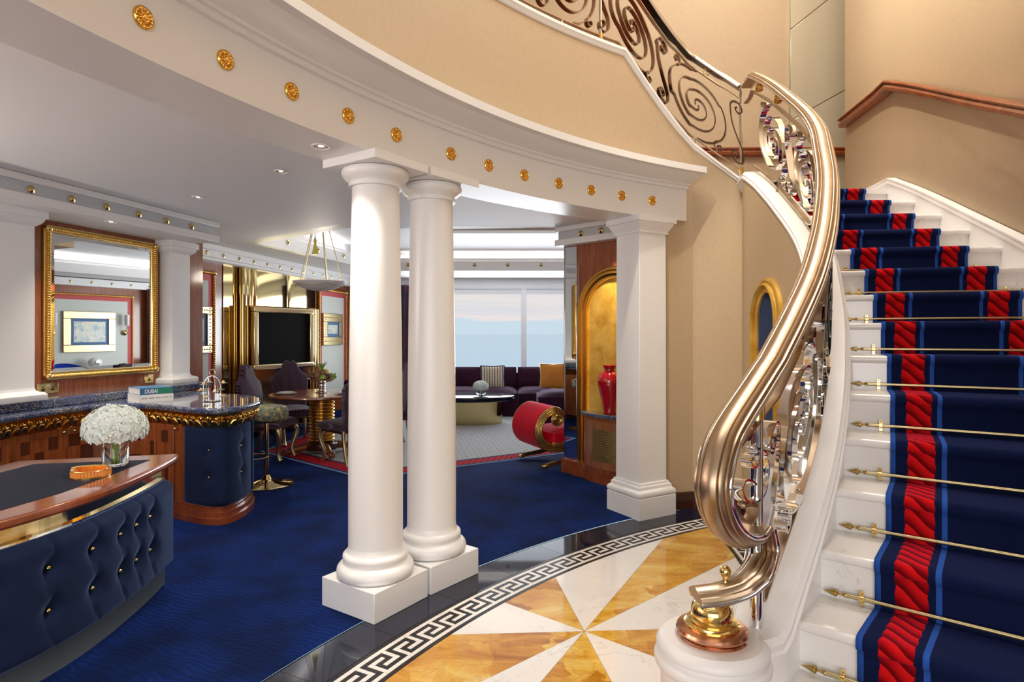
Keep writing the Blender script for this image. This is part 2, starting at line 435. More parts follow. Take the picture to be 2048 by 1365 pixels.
# fabrics
def velvet(name, c, sheen=.6, tint=None, rough=.9):
    n = NT(name); v = n.co('Object'); a = n.noise(v, 6, 3); b = n.noise(v, 350, 2)
    n.set(base=n.mix(a, tuple(x * .7 for x in c), tuple(x * 1.3 for x in c)), rough=rough, sheen=sheen, sheent=tint or tuple(min(1, x * 4 + .05) for x in c), sheenr=.35, spec=.15, normal=n.bump(b, .15, .002))
velvet('navy_velvet', (.009, .018, .056), .65, (.19, .30, .62))
simple('kick_grey', (.10, .125, .14), .35)
velvet('red_velvet', (.55, .004, .022), .5, (1, .25, .35))
velvet('purple_velvet', (.030, .007, .021), .25, (.34, .22, .46))
velvet('blue_velvet', (.005, .03, .30), .5, (.2, .35, 1))
n = NT('purple_curtain'); v = n.co('Object'); a = n.noise(v, 4, 4)
n.set(base=n.ramp(a, [(.35, (.03, .006, .05)), (.65, (.12, .01, .03))]), rough=.8, sheen=.3)
def stripes(name, axis, freq, a, b, duty=.5, bumpy=.3):
    n = NT(name); s = n.n('ShaderNodeSeparateXYZ', {0: n.co('Object')}).outputs[axis]
    fr = n.math('FRACT', n.math('MULTIPLY', s, freq)); st = n.math('GREATER_THAN', fr, duty)
    n.set(base=n.mix(st, a, b), rough=.85, sheen=.25, normal=n.bump(n.math('SINE', n.math('MULTIPLY', s, freq * 2 * PI)), bumpy, .004))
stripes('chair_stripe', 0, 46, (.020, .005, .016), (.105, .052, .090), .62)
stripes('cushion_stripe', 0, 20, (.62, .53, .36), (.02, .035, .07), .72, .1)
velvet('orange_cloth', (.52, .20, .035), .3, (1, .6, .3))
n = NT('stool_fabric'); v = n.co('Object'); a = n.noise(v, 30, 4, .65); b = n.noise(v, 24, 3)
n.set(base=n.mix(n.ramp(b, [(.5, (0, 0, 0)), (.56, (1, 1, 1))]), n.ramp(a, [(.35, (.05, .07, .08)), (.65, (.20, .22, .19))]), n.ramp(a, [(.4, (.16, .15, .08)), (.6, (.48, .40, .12))])), rough=.9)
n = NT('leather'); v = n.co('Object'); a = n.noise(v, 220, 2); b = n.noise(v, 3, 3)
n.set(base=n.mix(b, (.005, .010, .026), (.010, .018, .045)), rough=.55, spec=.15, normal=n.bump(a, .15, .001))
n = NT('petal'); v = n.co('Object'); a = n.noise(v, 30, 3)
n.set(base=n.ramp(a, [(.3, (.88, .86, .76)), (.6, (.95, .935, .87))]), rough=.6, sub=.35)
n = NT('wicker'); v = n.co('Object', (1, 1, 1), (0, 0, .785))
k = n.n('ShaderNodeTexChecker', {'Vector': v, 'Scale': 120.0}).outputs[1]
n.set(base=n.mix(k, (.06, .03, .008), (.45, .33, .12)), rough=.4, metal=.6)
n = NT('sea'); v = n.co('Object', (.002, .02, 1)); a = n.noise(v, 3, 4)
n.set(base=n.ramp(a, [(.3, (.66, .81, .85)), (.7, (.70, .85, .89))]), rough=.35, spec=.2)
n = NT('watercolour'); v = n.co('Object'); a = n.noise(v, 9, 5, .6, 1); 
n.set(base=n.ramp(a, [(.3, (.15, .25, .38)), (.45, (.55, .62, .60)), (.6, (.78, .74, .58)), (.8, (.72, .60, .35))]), rough=.4)
simple('mat_blue', (.05, .14, .28), .6)

# stair runner: printed along UV (u across 0..1, v metres along)
n = NT('runner'); uv = n.n('ShaderNodeTexCoord').outputs['UV']; s_ = n.n('ShaderNodeSeparateXYZ', {0: uv}); u = s_.outputs[0]; vv = s_.outputs[1]
um = n.math('MINIMUM', u, n.math('SUBTRACT', 1.0, u))                      # mirrored: 0 edge .. .5 middle
jag = n.math('MULTIPLY', n.math('SUBTRACT', n.noise(n.co('UV', (40, 220, 1)), 1.0, 1), .5), .006)
um = n.math('ADD', um, jag)
q = n.math('DIVIDE', n.math('SUBTRACT', um, .085), .135)                   # 0..1 across the red rope band
qs = n.math('SUBTRACT', q, .5)
qs = n.math('MULTIPLY', qs, n.math('SUBTRACT', 1.0, n.math('MULTIPLY', n.math('GREATER_THAN', u, .5), 2.0)))
curve = n.math('MULTIPLY', n.math('SINE', n.math('MULTIPLY', qs, 2.6)), .62)
sgn = n.math('SUBTRACT', n.math('MULTIPLY', n.math('GREATER_THAN', u, .5), 0.0), 1.0)
ph = n.math('ADD', n.math('DIVIDE', vv, .062), n.math('MULTIPLY', curve, 1.0))
fr = n.math('FRACT', ph)
red = n.ramp(fr, [(.0, (.68, .008, .008)), (.10, (.68, .008, .008)), (.16, (.10, .001, .004)), (.34, (.17, .001, .004)), (.60, (.42, .004, .006)), (.90, (.62, .007, .008))])
sc = n.math('MULTIPLY', n.math('ABSOLUTE', n.math('SINE', n.math('MULTIPLY', ph, PI))), .006)
umr = n.math('ADD', um, 0.0)
inred = n.math('MULTIPLY', n.math('GREATER_THAN', n.math('ADD', umr, sc), .090), n.math('LESS_THAN', n.math('SUBTRACT', umr, sc), .216))
edge = n.math('LESS_THAN', um, .026)
line = n.math('MULTIPLY', n.math('GREATER_THAN', um, .250), n.math('LESS_THAN', um, .274))
pile = n.noise(n.co('UV', (300, 500, 1)), 1.0, 2)
navy = n.mix(pile, (.0026, .0050, .024), (.007, .014, .066))
blue = n.mix(pile, (.014, .06, .30), (.03, .11, .46))
c = n.mix(inred, navy, red); c = n.mix(edge, c, blue); c = n.mix(line, c, blue)
n.set(base=c, rough=.95, spec=.08, sheen=.08, sheent=(.15, .22, .9), sheenr=.4, normal=n.bump(n.math('ADD', pile, n.math('MULTIPLY', inred, n.math('MULTIPLY', fr, .8))), .35, .004))
# ================================================================ plan of the stair hall
CC = (4.1, .25)                                                 # centre of the round hall
def polar(r, a): return (CC[0] + r * math.cos(math.radians(a)), CC[1] + r * math.sin(math.radians(a)))
RISE, Z0, NTOP = .16, .64, 13
def zn(t): return Z0 + RISE * t
INN = [(-3, .42, 1.39), (0, .902, 1.943), (1, 1.063, 2.126), (2, 1.226, 2.333), (3, 1.364, 2.531), (4, 1.495, 2.745), (5.5, 1.68, 3.09), (7, 1.84, 3.45),
       (8, 1.93, 3.68), (9, 1.99, 3.93), (10.5, 2.04, 4.33), (12, 2.06, 4.72), (13, 2.05, 5.0)]
DIR = [(-3, -43), (1, -40), (3, -37), (5, -30), (7, -21), (9, -10), (11, -4), (13, 1)]
WID = 1.05
def inner(t): return crom(INN, t)
def rdir(t):
    a = math.radians(float(crom(DIR, t)[0])); return np.array((math.cos(a), math.sin(a)))
def outer(t): return inner(t) + WID * rdir(t)
def leftn(t):
    d = inner(t + .05) - inner(t - .05); d = d / np.linalg.norm(d); return np.array((-d[1], d[0]))
def lface(t, off): return inner(t) + off * leftn(t)
CORNER = (1.97, 5.25)
ZLAND = zn(NTOP)

# ================================================================ floor
floor = struct('floor')
def fill_poly(name, mat, outer_, holes, z, parent=None, kind=None, up=True):
    b = bmesh.new(); es = []
    for lp in [outer_] + holes:
        vs = [b.verts.new((p[0], p[1], z)) for p in lp]
        es += [b.edges.new((vs[i], vs[(i + 1) % len(vs)])) for i in range(len(vs))]
    bmesh.ops.triangle_fill(b, edges=es, use_beauty=True)
    for f in b.faces:
        if (f.normal.z > 0) != up: f.normal_flip()
    me = bpy.data.meshes.new(name); b.to_mesh(me); b.free()
    o = bpy.data.objects.new(name, me); COL.objects.link(o); me.materials.append(MAT[mat])
    if parent: o.parent = parent
    if kind: o['kind'] = kind
    return o
arc = [polar(5.768, a) for a in np.linspace(112, 262, 120)]
fill_poly('carpet', 'blue_carpet', arc + [(3.0, -8), (-8, -8), (-8, 15), (6, 15), (6, 5.75)], [], .004, floor)
fill_poly('stone_bed', 'grout', [polar(5.78, a) for a in np.linspace(62, 262, 120)] + [(6.2, -5), (6.2, 5)], [], -.006, floor)
# navy polished border tiles
na = 24
for i in range(na):
    a0 = 112 + i * 5.2; a1 = a0 + 5.2
    m = MB(); g = .012
    ring_arc(m, [(5.513, -.02), (5.513, 0), (5.766, 0), (5.766, -.02)], a0 + g, a1 - g, 6, (0, 0)); m.v = [(x + CC[0], y + CC[1], z) for x, y, z in m.v]
    m.build('navy_tile', 'navy_stone', floor)
# strip of navy stone along the foot of the stair wall
tt = np.linspace(13.6, -2.2, 17)
for i in range(16):
    ts = np.linspace(tt[i], tt[i + 1], 5); A = [tuple(lface(t, .16)) for t in ts]; B = [tuple(lface(t, .258)) for t in ts]
    if max(math.hypot(p[0] - CC[0], p[1] - CC[1]) for p in B) > 5.5: continue
    MB().prism(A + B[::-1], -.02, -.0004).build('navy_tile', 'navy_stone', floor)
# key-pattern mosaic
KEY = [[0] * 7 for _ in range(5)]
for c in range(0, 6): KEY[0][c] = 1
for r in range(0, 3): KEY[r][5] = 1
for c in range(2, 6): KEY[2][c] = 1
for r in range(2, 5): KEY[r][2] = 1
for c in range(2, 7): KEY[4][c] = 1
for r in range(0, 5): KEY[r][0] = 1
def is_black(row, c):
    if row in (0, 8): return True
    if row in (1, 7): return False
    return KEY[row - 2][c % 7] == 1
TS = .025
mw, mk = MB(), MB()
def tessera(m, q):
    c = (sum(p[0] for p in q) / 4, sum(p[1] for p in q) / 4)
    a = [(c[0] + (p[0] - c[0]) * .93, c[1] + (p[1] - c[1]) * .93) for p in q]
    m.add([(p[0], p[1], -.01) for p in a] + [(p[0], p[1], 0.0) for p in a], [(4, 5, 6, 7), (0, 1, 5, 4), (1, 2, 6, 5), (2, 3, 7, 6), (3, 0, 4, 7)])
da = math.degrees(TS / 5.4)
for k in range(int(104 / da)):
    a0 = 112.4 + k * da
    for row in range(9):
        r1 = 5.511 - TS * row; r0 = r1 - TS
        if row == 0: r1 += .0
        tessera(mk if is_black(row, -k) else mw, [polar(r0, a0), polar(r0, a0 + da), polar(r1, a0 + da), polar(r1, a0)])
# right leg of the border, following the stair wall
S = [13.4]
while S[-1] > -1.5:
    p = lface(S[-1], .37); t = S[-1]
    while np.linalg.norm(lface(t, .37) - p) < TS: t -= .004
    S.append(t)
for k in range(len(S) - 1):
    for row in range(9):
        o1 = .26 + TS * row; q = [lface(S[k], o1 + TS), lface(S[k + 1], o1 + TS), lface(S[k + 1], o1), lface(S[k], o1)]
        if max(math.hypot(p[0] - CC[0], p[1] - CC[1]) for p in q) > 5.287: continue
        tessera(mk if is_black(row, k) else mw, q)
mk.build('tesserae', 'tessera_black', floor, kind='stuff', label='small black mosaic tiles of the key border', fix=False)
mw.build('tesserae', 'tessera_white', floor, kind='stuff', label='small white mosaic tiles of the key border', fix=False)
# radiating marble wedges
reg = [polar(5.284, a) for a in np.linspace(117.5, 216, 90)] + [(.2, -2.86)] + [tuple(lface(t, .488)) for t in np.linspace(-2.6, 12.6, 60) if math.hypot(lface(t, .488)[0] - CC[0], lface(t, .488)[1] - CC[1]) < 5.27]
HUB = (.375, 3.192)
def clip(poly, p, nrm):
    out = []
    for i in range(len(poly)):
        a, b = poly[i], poly[(i + 1) % len(poly)]; da_ = (a[0] - p[0]) * nrm[0] + (a[1] - p[1]) * nrm[1]; db = (b[0] - p[0]) * nrm[0] + (b[1] - p[1]) * nrm[1]
        if da_ >= 0: out.append(a)
        if (da_ >= 0) != (db >= 0):
            k = da_ / (da_ - db); out.append((a[0] + (b[0] - a[0]) * k, a[1] + (b[1] - a[1]) * k))
    return out
angs = [3.1, 42, 62, 98.2, 140.7]; angs = angs + [a + 180 for a in angs] + [363.1]
for i in range(10):
    a0, a1 = angs[i] , angs[i + 1]
    n0 = (-math.sin(math.radians(a0)), math.cos(math.radians(a0))); n1 = (math.sin(math.radians(a1)), -math.cos(math.radians(a1))); e = .0009
    pl = clip(clip(reg, (HUB[0] + n0[0] * e, HUB[1] + n0[1] * e), n0), (HUB[0] + n1[0] * e, HUB[1] + n1[1] * e), n1)
    if len(pl) > 2: MB().prism(pl, -.02, 0).build('marble_wedge', 'siena_marble' if i % 2 else 'white_marble', floor)

# rug let into the carpet
rug = thing('rug', 'pale patterned rug with red and navy border on the blue carpet', 'rug', (-.3, 9.0, .004))
RP = [(-3.26, 7.98), (-1.56, 6.5), (3.4, 9.55), (3.4, 11.8), (-2.85, 11.8)]
def inset(poly, d):
    n = len(poly); out = []
    for i in range(n):
        p0, p1, p2 = (np.array(poly[(i + k) % n], float) for k in (-1, 0, 1))
        t0 = (p1 - p0) / np.linalg.norm(p1 - p0); t1 = (p2 - p1) / np.linalg.norm(p2 - p1)
        n0 = np.array((-t0[1], t0[0])); n1 = np.array((-t1[1], t1[0])); m = n0 + n1; m /= np.linalg.norm(m)
        out.append(tuple(p1 + m * d / max(.3, m @ n0)))
    return out
prev = None
for nm, mt, d, h in (('border', 'rug_pale', 0, .004), ('border', 'rug_navy', .03, .0045), ('border', 'rug_red', .07, .005), ('border', 'rug_navy', .27, .0055), ('field', 'rug_field', .315, .006)):
    q = [(x + .3, y - 9.0) for x, y in inset(RP, d)]
    MB().prism(q, 0, h).build(nm, mt, rug)

# ================================================================ entablature and drum wall of the hall
ent = struct('trim_1')
m = MB()
R0 = 5.745
PR = [(R0, 2.53), (R0, 2.80), (R0 - .028, 2.80), (R0 - .028, 2.827), (R0 - .05, 2.827), (R0 - .05, 2.842), (R0 - .066, 2.845), (R0 - .10, 2.852), (R0 - .14, 2.865), (R0 - .175, 2.885), (R0 - .19, 2.895),
      (R0 - .245, 2.895), (R0 - .245, 2.945), (R0 - .20, 2.955), (5.83, 2.96), (6.10, 2.96), (6.10, 2.53)]
ring_arc(m, PR, 116.6, 212, 120, CC)
m.build('entablature', 'white_paint', ent, smooth=30)
def rosette():
    m = MB(); Mx = Matrix.Rotation(PI / 2, 4, 'Y')
    m.lathe([(.0405, 0), (.0405, .008), (.037, .0115), (.034, .009), (.0175, .0085), (.016, .014), (.0125, .0135), (.011, .010), (.008, .016), (0, .017)], 28, m=Mx)
    for k in range(14):
        a = 2 * PI * k / 14; m.ball((.0095, math.cos(a) * .0255, math.sin(a) * .0255), (.005, .0078, .0036), 6, 4, Matrix.Rotation(a, 4, 'X'))
    return m
ro0 = None
def arc_at_x(px, r):
    """angle on the circle of radius r seen in column px"""
    best = None
    for a in np.linspace(112, 205, 3721):
        p = polar(r, a)
        if p[1] > .2:
            e = abs(1024 + F * p[0] / p[1] - px)
            if best is None or e < best[0]: best = (e, a)
    return best[1]
xs = [arc_at_x(x, R0) for x in (285, 449, 582, 695, 792, 901, 977, 1048, 1117, 1182, 1243, 1304)]
xs += [xs[0] + 5.4 * k for k in range(1, 5)]
for a in xs:
    p = polar(R0, a)
    loc = (p[0], p[1], 2.668); rz = math.radians(a + 180)
    if ro0 is None: ro0 = rosette().build('rosette', 'gold', ent, smooth=35, loc=loc, rz=rz, label='gilt flower rosette')
    else: inst(ro0, ent, loc, rz)
# upper drum wall with the sloping string of the upper flight
wa = struct('wall_atrium')
path = [CORNER, (1.80, 5.345), (1.6, 5.44), polar(5.79, 117.4)] + [polar(5.80, a) for a in np.linspace(119, 212, 90)]
KINK = 123.2
def cum(path):
    L = [0.0]
    for a, b in zip(path, path[1:]): L.append(L[-1] + math.hypot(b[0] - a[0], b[1] - a[1]))
    return L
PL = cum(path)
LK = min(PL, key=lambda l: abs(l - 0)) 
kink_i = min(range(len(path)), key=lambda i: math.hypot(path[i][0] - polar(5.8, KINK)[0], path[i][1] - polar(5.8, KINK)[1])); LK = PL[kink_i]
ZS0, ZS1 = 2.86, 3.905
def ztop(l): return ZS0 + (ZS1 - ZS0) * min(1, l / LK)
A = [[], [], [], []]
for p, l in zip(path, PL):
    i = path.index(p); q = path[min(i + 1, len(path) - 1)]; o = path[max(i - 1, 0)]
    t = np.array(q) - np.array(o); t = t / np.linalg.norm(t); nx = (t[1], -t[0])        # outward
    zb = 0.0 if l < 1.15 else 2.94
    A[0].append((p[0], p[1], zb)); A[1].append((p[0], p[1], ztop(l) - .02)); A[2].append((p[0] + nx[0] * .12, p[1] + nx[1] * .12, ztop(l) - .02)); A[3].append((p[0] + nx[0] * .12, p[1] + nx[1] * .12, zb))
# split at the foot change so the lower wall ends by the pier
def strip(name, i0, i1, zb):
    m = MB(); cols = []
    for i in range(i0, i1 + 1):
        p, l = path[i], PL[i]; a, b = A[1][i], A[2][i]
        cols.append([(p[0], p[1], zb), a, b, (b[0], b[1], zb)])
    k = 4; vs = [v for c in cols for v in c]
    fs = [(i * 4 + j, i * 4 + (j + 1) % 4, i * 4 + 4 + (j + 1) % 4, i * 4 + 4 + j) for i in range(len(cols) - 1) for j in range(4)]
    fs += [(3, 2, 1, 0), tuple(4 * (len(cols) - 1) + j for j in range(4))]
    return m.add(vs, fs).build(name, 'wallpaper', wa, smooth=20)
iS = 4
strip('wallpaper_face', 0, iS, 0.0); strip('wallpaper_face', iS, len(path) - 1, 2.945)
def string_cap(m, pts, zs, prof):
    n = len(pts); P = [Vector((p[0], p[1], z)) for p, z in zip(pts, zs)]; Bs = []; Ns = []
    for i in range(n):
        a = pts[max(i - 1, 0)]; b = pts[min(i + 1, n - 1)]; t = Vector((b[0] - a[0], b[1] - a[1], 0)).normalized()
        Bs.append(Vector((-t.y, t.x, 0))); Ns.append(Vector((0, 0, 1)))
    return m.sweep(P, Ns, Bs, prof)
CAPP = [(-.135, -.04), (-.135, .0), (.03, .0), (.03, -.022), (.018, -.03), (.012, -.05), (.0, -.055), (-.004, -.075), (-.11, -.075)]
m = MB(); string_cap(m, path, [ztop(l) for l in PL], CAPP); m.build('string_cap', 'white_paint', wa, smooth=30)
# baseboard by the pier
bb = struct('baseboard_atrium')
m = MB(); extrude_line(m, [(p[0], p[1]) for p in path[:iS + 1]], [(0, 0), (.018, 0), (.018, .13), (.012, .145), (.006, .15), (0, .15)]); m.build('skirting', 'dark_wood', bb)

# ================================================================ ceiling of the rooms, with the coffer
ceil = struct('ceiling')
CZ = 2.72
COF = [(-3.31, 7.95), (-1.8, 6.75), (.6, 6.99), (3.0, 8.3), (3.0, 11.5), (-2.5, 11.5)]
fill_poly('plaster', 'ceiling_paint', [polar(6.10, a) for a in np.linspace(100, 212, 100)] + [(-1.2, -3.1), (-8, -3.1), (-8, 14), (6, 14), (6, 6.3)], [COF], CZ, ceil, up=False)
m = MB(); extrude_line(m, COF, [(0, CZ - .012), (.02, CZ - .012), (.02, CZ + .03), (.012, CZ + .05), (.012, CZ + .16), (.0, CZ + .18), (-.02, CZ + .20), (-.02, CZ + .22), (-.10, CZ + .22), (-.10, CZ + .36), (-.14, CZ + .36), (-.14, CZ)], loop=True)
m.build('coffer_edge', 'white_trim', ceil, smooth=25)
q = inset(COF, -.12)
fill_poly('coffer_plaster', 'ceiling_paint', q, [], CZ + .35, ceil, up=False)
def stud(r=.028):
    m = MB(); Mx = Matrix.Rotation(PI / 2, 4, 'Y'); m.lathe([(r, 0), (r, r * .22), (r * .8, r * .3), (r * .55, r * .42), (r * .3, r * .62), (0, r * .66)], 16, m=Mx); return m
def studs_on(parent, pts, z, nrm_ang, r, first=[None]):
    key = round(r, 3)
    d = first[0] or {}
    first[0] = d
    for p in pts:
        if key not in d: d[key] = stud(r).build('stud', 'brass', parent, smooth=40, loc=(p[0], p[1], z), rz=nrm_ang)
        else: inst(d[key], parent, (p[0], p[1], z), nrm_ang)
def along(a, b, ds):
    a, b = np.array(a), np.array(b); u = (b - a) / np.linalg.norm(b - a); return [tuple(a + u * d) for d in ds], math.atan2(u[1], u[0])
pts, an = along(COF[5], COF[0], [.55, 1.35, 2.15, 2.95]); 
studs_on(ceil, [(p[0] + .018, p[1]) for p in pts], CZ + .10, an + PI / 2, .034)
pts, an = along(COF[4], COF[5], [.6 + .62 * k for k in range(8)]); studs_on(ceil, [(p[0], p[1] - .018) for p in pts], CZ + .10, an + PI / 2, .034)

# recessed downlights in the ceiling
def downlight(loc, idx, labels):
    t = thing('downlight', labels, 'downlight', loc, 0, 'recessed ceiling downlights')
    MB().lathe([(.050, -.001), (.050, -.006), (.044, -.008), (.038, -.004), (.036, .02)], 24).build('rim', 'white_trim', t, smooth=40)
    MB().lathe([(.038, -.003), (.030, .0), (.024, .0005), (.0, .0008)], 24, cap=False).build('reflector', 'gold', t, smooth=40)
    MB().lathe([(.015, -.001), (.011, -.004), (0, -.005)], 16, cap=False).build('bulb', 'lamp_bulb', t, smooth=40)
    l = bpy.data.lights.new('downlight_lamp', 'SPOT'); l.energy = 80; l.spot_size = 1.9; l.spot_blend = .8; l.shadow_soft_size = .05; l.color = (1, .9, .76)
    o = bpy.data.objects.new('downlight_lamp', l); COL.objects.link(o); o.parent = t; o.location = (0, 0, -.02)
    return t
dl = U(642, 292, 2.53); downlight((dl[0], dl[1], 2.53), 0, 'round brass downlight in the beam underside left of the twin columns')
dl = U(562, 342, CZ); downlight((dl[0], dl[1], CZ - .001), 1, 'round brass downlight in the grey ceiling, nearest the twin columns')
dl = U(396, 394, CZ); downlight((dl[0], dl[1], CZ - .001), 2, 'round brass downlight in the grey ceiling above the end of the bar')
# ================================================================ walls of the rooms
def wl(d): return (-5.161 + .2325 * d, d)                        # left wall behind the bar
WN = np.array((.974, -.2265)); WNA = math.atan2(-.2265, .974)
def wlo(d, off): return tuple(np.array(wl(d)) + WN * off)
wleft = struct('wall_left')
m = MB(); m.prism([wl(-1), wl(7.02), wlo(7.02, -.35), wlo(-1, -.35)], 0, CZ); m.build('panelling', 'mahogany_v', wleft)
# bulkhead above the bar
sf = struct('trim_2')
def sl(d, off=0): return wlo(d + .113, .5 + off)
d0, d1 = .5, 6.50
m = MB(); m.prism([sl(d0), sl(d1), wlo(d1 + .1, -.02), wlo(d0, -.02)], 2.515, CZ - .002); m.build('bulkhead', 'grey_frieze', sf)
for z0, z1, o in ((2.665, CZ - .003, .03), (2.505, 2.575, .03)):
    m = MB(); m.prism([sl(d0, o), sl(d1 + .03, o), wlo(d1 + .13, -.01), wlo(d0, -.01)], z0, z1); m.build('moulding', 'white_trim', sf, bevel=.004)
def on_soffit(px):
    return min(np.linspace(d0, d1, 1500), key=lambda d: abs(1024 + F * sl(d)[0] / sl(d)[1] - px))
studs_on(sf, [sl(on_soffit(x), .002) for x in (61, 143, 213, 277, 333, 383)], 2.618, WNA, .030)
dl = U(222, 443, 2.505)
downlight((dl[0], dl[1] , 2.504), 3, 'round downlight under the bulkhead above the gilt mirror')

# wall with the brass television niche
def wt(d): return (-4.11 + .156 * (d - 8.17), d)
TN = np.array((.988, -.154)); TNA = math.atan2(-.154, .988); TDIR = np.array((.154, .988)); TA = math.atan2(.988, .154)
def wto(d, off): return tuple(np.array(wt(d)) + TN * off)
def wt_at(px): return min(np.linspace(6, 13.4, 3000), key=lambda d: abs(1024 + F * wt(d)[0] / d - px))
wtv = struct('wall_television')
m = MB(); m.prism([wt(6.2), wt(13.4), wto(13.4, -.3), wto(6.2, -.3)], 0, CZ); m.build('panelling', 'mahogany_v', wtv)
cr_ = struct('trim_3')
m = MB(); pth = [wt(6.2), wt(13.3)]; extrude_line(m, pth, [(0, 2.50), (-.10, 2.50), (-.13, 2.515), (-.13, 2.545), (-.15, 2.555), (-.15, 2.64), (-.17, 2.65), (-.17, CZ - .002), (0, CZ - .002)]); m.build('cornice', 'white_trim', cr_)
def on_tvc(px): return min(np.linspace(6.3, 13.2, 3000), key=lambda d: abs(1024 + F * wto(d, .15)[0] / wto(d, .15)[1] - px))
studs_on(cr_, [wto(on_tvc(x), .152) for x in (414, 447, 479, 508, 535, 560, 584, 606, 627, 646, 663, 681)], 2.60, TNA, .026)

# window wall
ww = struct('wall_window'); YW = 13.25
m = MB()
m.box((-3.6, YW + .15, 1.35), (2.2, .3, 2.74)); m.box((4.6, YW + .15, 1.35), (1.6, .3, 2.74)); m.box((.6, YW + .15, .27), (6.6, .3, .54)); m.box((.6, YW + .15, 2.66), (6.6, .3, .12))
m.build('wall_face', 'window_white', ww)
win = struct('window_1', (0, YW, 0))
m = MB()
XW0, XW1 = -2.5, 3.8
for x in (XW0, .255, 2.2, XW1): MB().box((x, .05, 1.56), (.11, .14, 1.86)).build('mullion', 'window_white', win, bevel=.006)
m.box(((XW0 + XW1) / 2, .05, 2.545), (XW1 - XW0, .14, .11)); m.box(((XW0 + XW1) / 2, .05, .58), (XW1 - XW0, .14, .08))
m.build('window_frame', 'window_white', win, bevel=.006)
for a, b in ((XW0, .255), (.255, 2.2), (2.2, XW1)):
    MB().box(((a + b) / 2, .06, 1.55), (b - a - .10, .012, 1.9)).build('pane', 'pane', win)
    MB().box(((a + b) / 2, .02, 2.43), (b - a - .12, .02, .10)).build('blind_box', 'window_white', win)
sea = struct('sea', (0, 0, -75))
MB().box((0, 15500, 0), (60000, 30900, .5)).build('water', 'sea', sea)

# niche wall on the right of the living room and hidden outer walls
NA = (.60, 6.86); ND = np.array((.7071, -.7071)); NN = np.array((-.7071, -.7071)); NAN = math.atan2(-.7071, .7071)
def nw(s, off=0): return tuple(np.array(NA) + ND * s + NN * off)
wr = struct('wall_niche')
m = MB(); m.prism([nw(0), nw(1.62), (2.02, 5.9), (4.2, 6.3), (4.2, 6.85), (.74, 6.93)], 0, CZ + .02); m.build('wall_face', 'mahogany_v', wr)
sr = struct('trim_4')
m = MB(); m.prism([nw(-.03, .09), nw(1.4, .09), nw(1.4, -.02), nw(-.03, -.06)], 2.53, CZ - .002); m.build('bulkhead', 'grey_frieze', sr)
for z0, z1 in ((2.665, CZ - .003), (2.51, 2.575)):
    MB().prism([nw(-.06, .12), nw(1.4, .12), nw(1.4, -.02), nw(-.06, -.06)], z0, z1).build('moulding', 'white_trim', sr, bevel=.004)
def on_n(px, off): return min(np.linspace(-.2, 1.6, 1500), key=lambda s: abs(1024 + F * nw(s, off)[0] / nw(s, off)[1] - px))
studs_on(sr, [nw(on_n(x, .09), .091) for x in (1162.5, 1203)], 2.615, math.atan2(-.7071, -.7071), .034)

wliv = struct('wall_right')
MB().box((4.35, 9.9, 1.36), (.3, 7.4, 2.74)).build('wall_face', 'mahogany_v', wliv)
wb = struct('wall_back')
MB().box((-1, -6.1, 3.5), (14, .1, 7.0)).build('wall_face', 'wallpaper', wb)
wf = struct('wall_far_left')
MB().box((-7.1, 3.8, 3.5), (.2, 20, 7.0)).build('wall_face', 'wallpaper', wf)
# upper hall enclosure
wu = struct('wall_upper')
m = MB(); ring_arc(m, [(7.2, 2.95), (7.2, 7.0), (7.3, 7.0), (7.3, 2.95)], 124, 212, 60, CC); m.build('wall_face', 'wallpaper', wu, smooth=30)
ring_arc(MB(), [(5.86, 3.80), (5.86, 3.86), (7.25, 3.86), (7.25, 3.80)], 122, 212, 60, CC).build('gallery_floor', 'mahogany', wu)
uc = struct('ceiling_hall')
MB().box((.5, .5, 7.05), (13, 14, .1)).build('plaster', 'ceiling_paint', uc)

# ================================================================ twin columns
def column(name, label, ang, pside=None):
    p = polar(5.897, ang); t = thing(name, label, 'column', (p[0], p[1], 0), math.radians(ang), 'white round columns')
    h = .2115
    MB().box((0, 0, .082), (2 * h, 2 * h, .164)).build('plinth', 'white_paint', t, bevel=.004)
    pr = [(.200, .164), (.212, .170), (.2185, .184), (.2195, .200), (.216, .216), (.206, .230), (.192, .238), (.186, .243), (.180, .250), (.1795, .258), (.183, .264), (.186, .275), (.184, .287), (.176, .296), (.166, .300), (.162, .306), (.157, .318), (.1545, .335)]
    MB().lathe(pr, 64).build('base', 'white_paint', t, smooth=40)
    sh = [(.1545 - .0215 * max(0, (k - .18) / .82) ** 1.6, .335 + (2.385 - .335) * k) for k in np.linspace(0, 1, 24)]
    MB().lathe(sh, 64).build('shaft', 'white_paint', t, smooth=40)
    cp = [(.133, 2.378), (.152, 2.380), (.152, 2.400), (.146, 2.402), (.150, 2.410), (.172, 2.424), (.186, 2.440), (.192, 2.456), (.190, 2.470), (.184, 2.480), (.1, 2.4835)]
    MB().lathe(cp, 64).build('capital', 'white_paint', t, smooth=35)
    MB().box((-.006, 0, 2.5075), (2 * h, 2 * h, .049)).build('abacus', 'white_paint', t, bevel=.003)
    return t
column('round_column', 'white round column, nearer to the camera of the twin pair', 145.96)
column('round_column', 'white round column, right-hand and farther of the twin pair', 141.46)
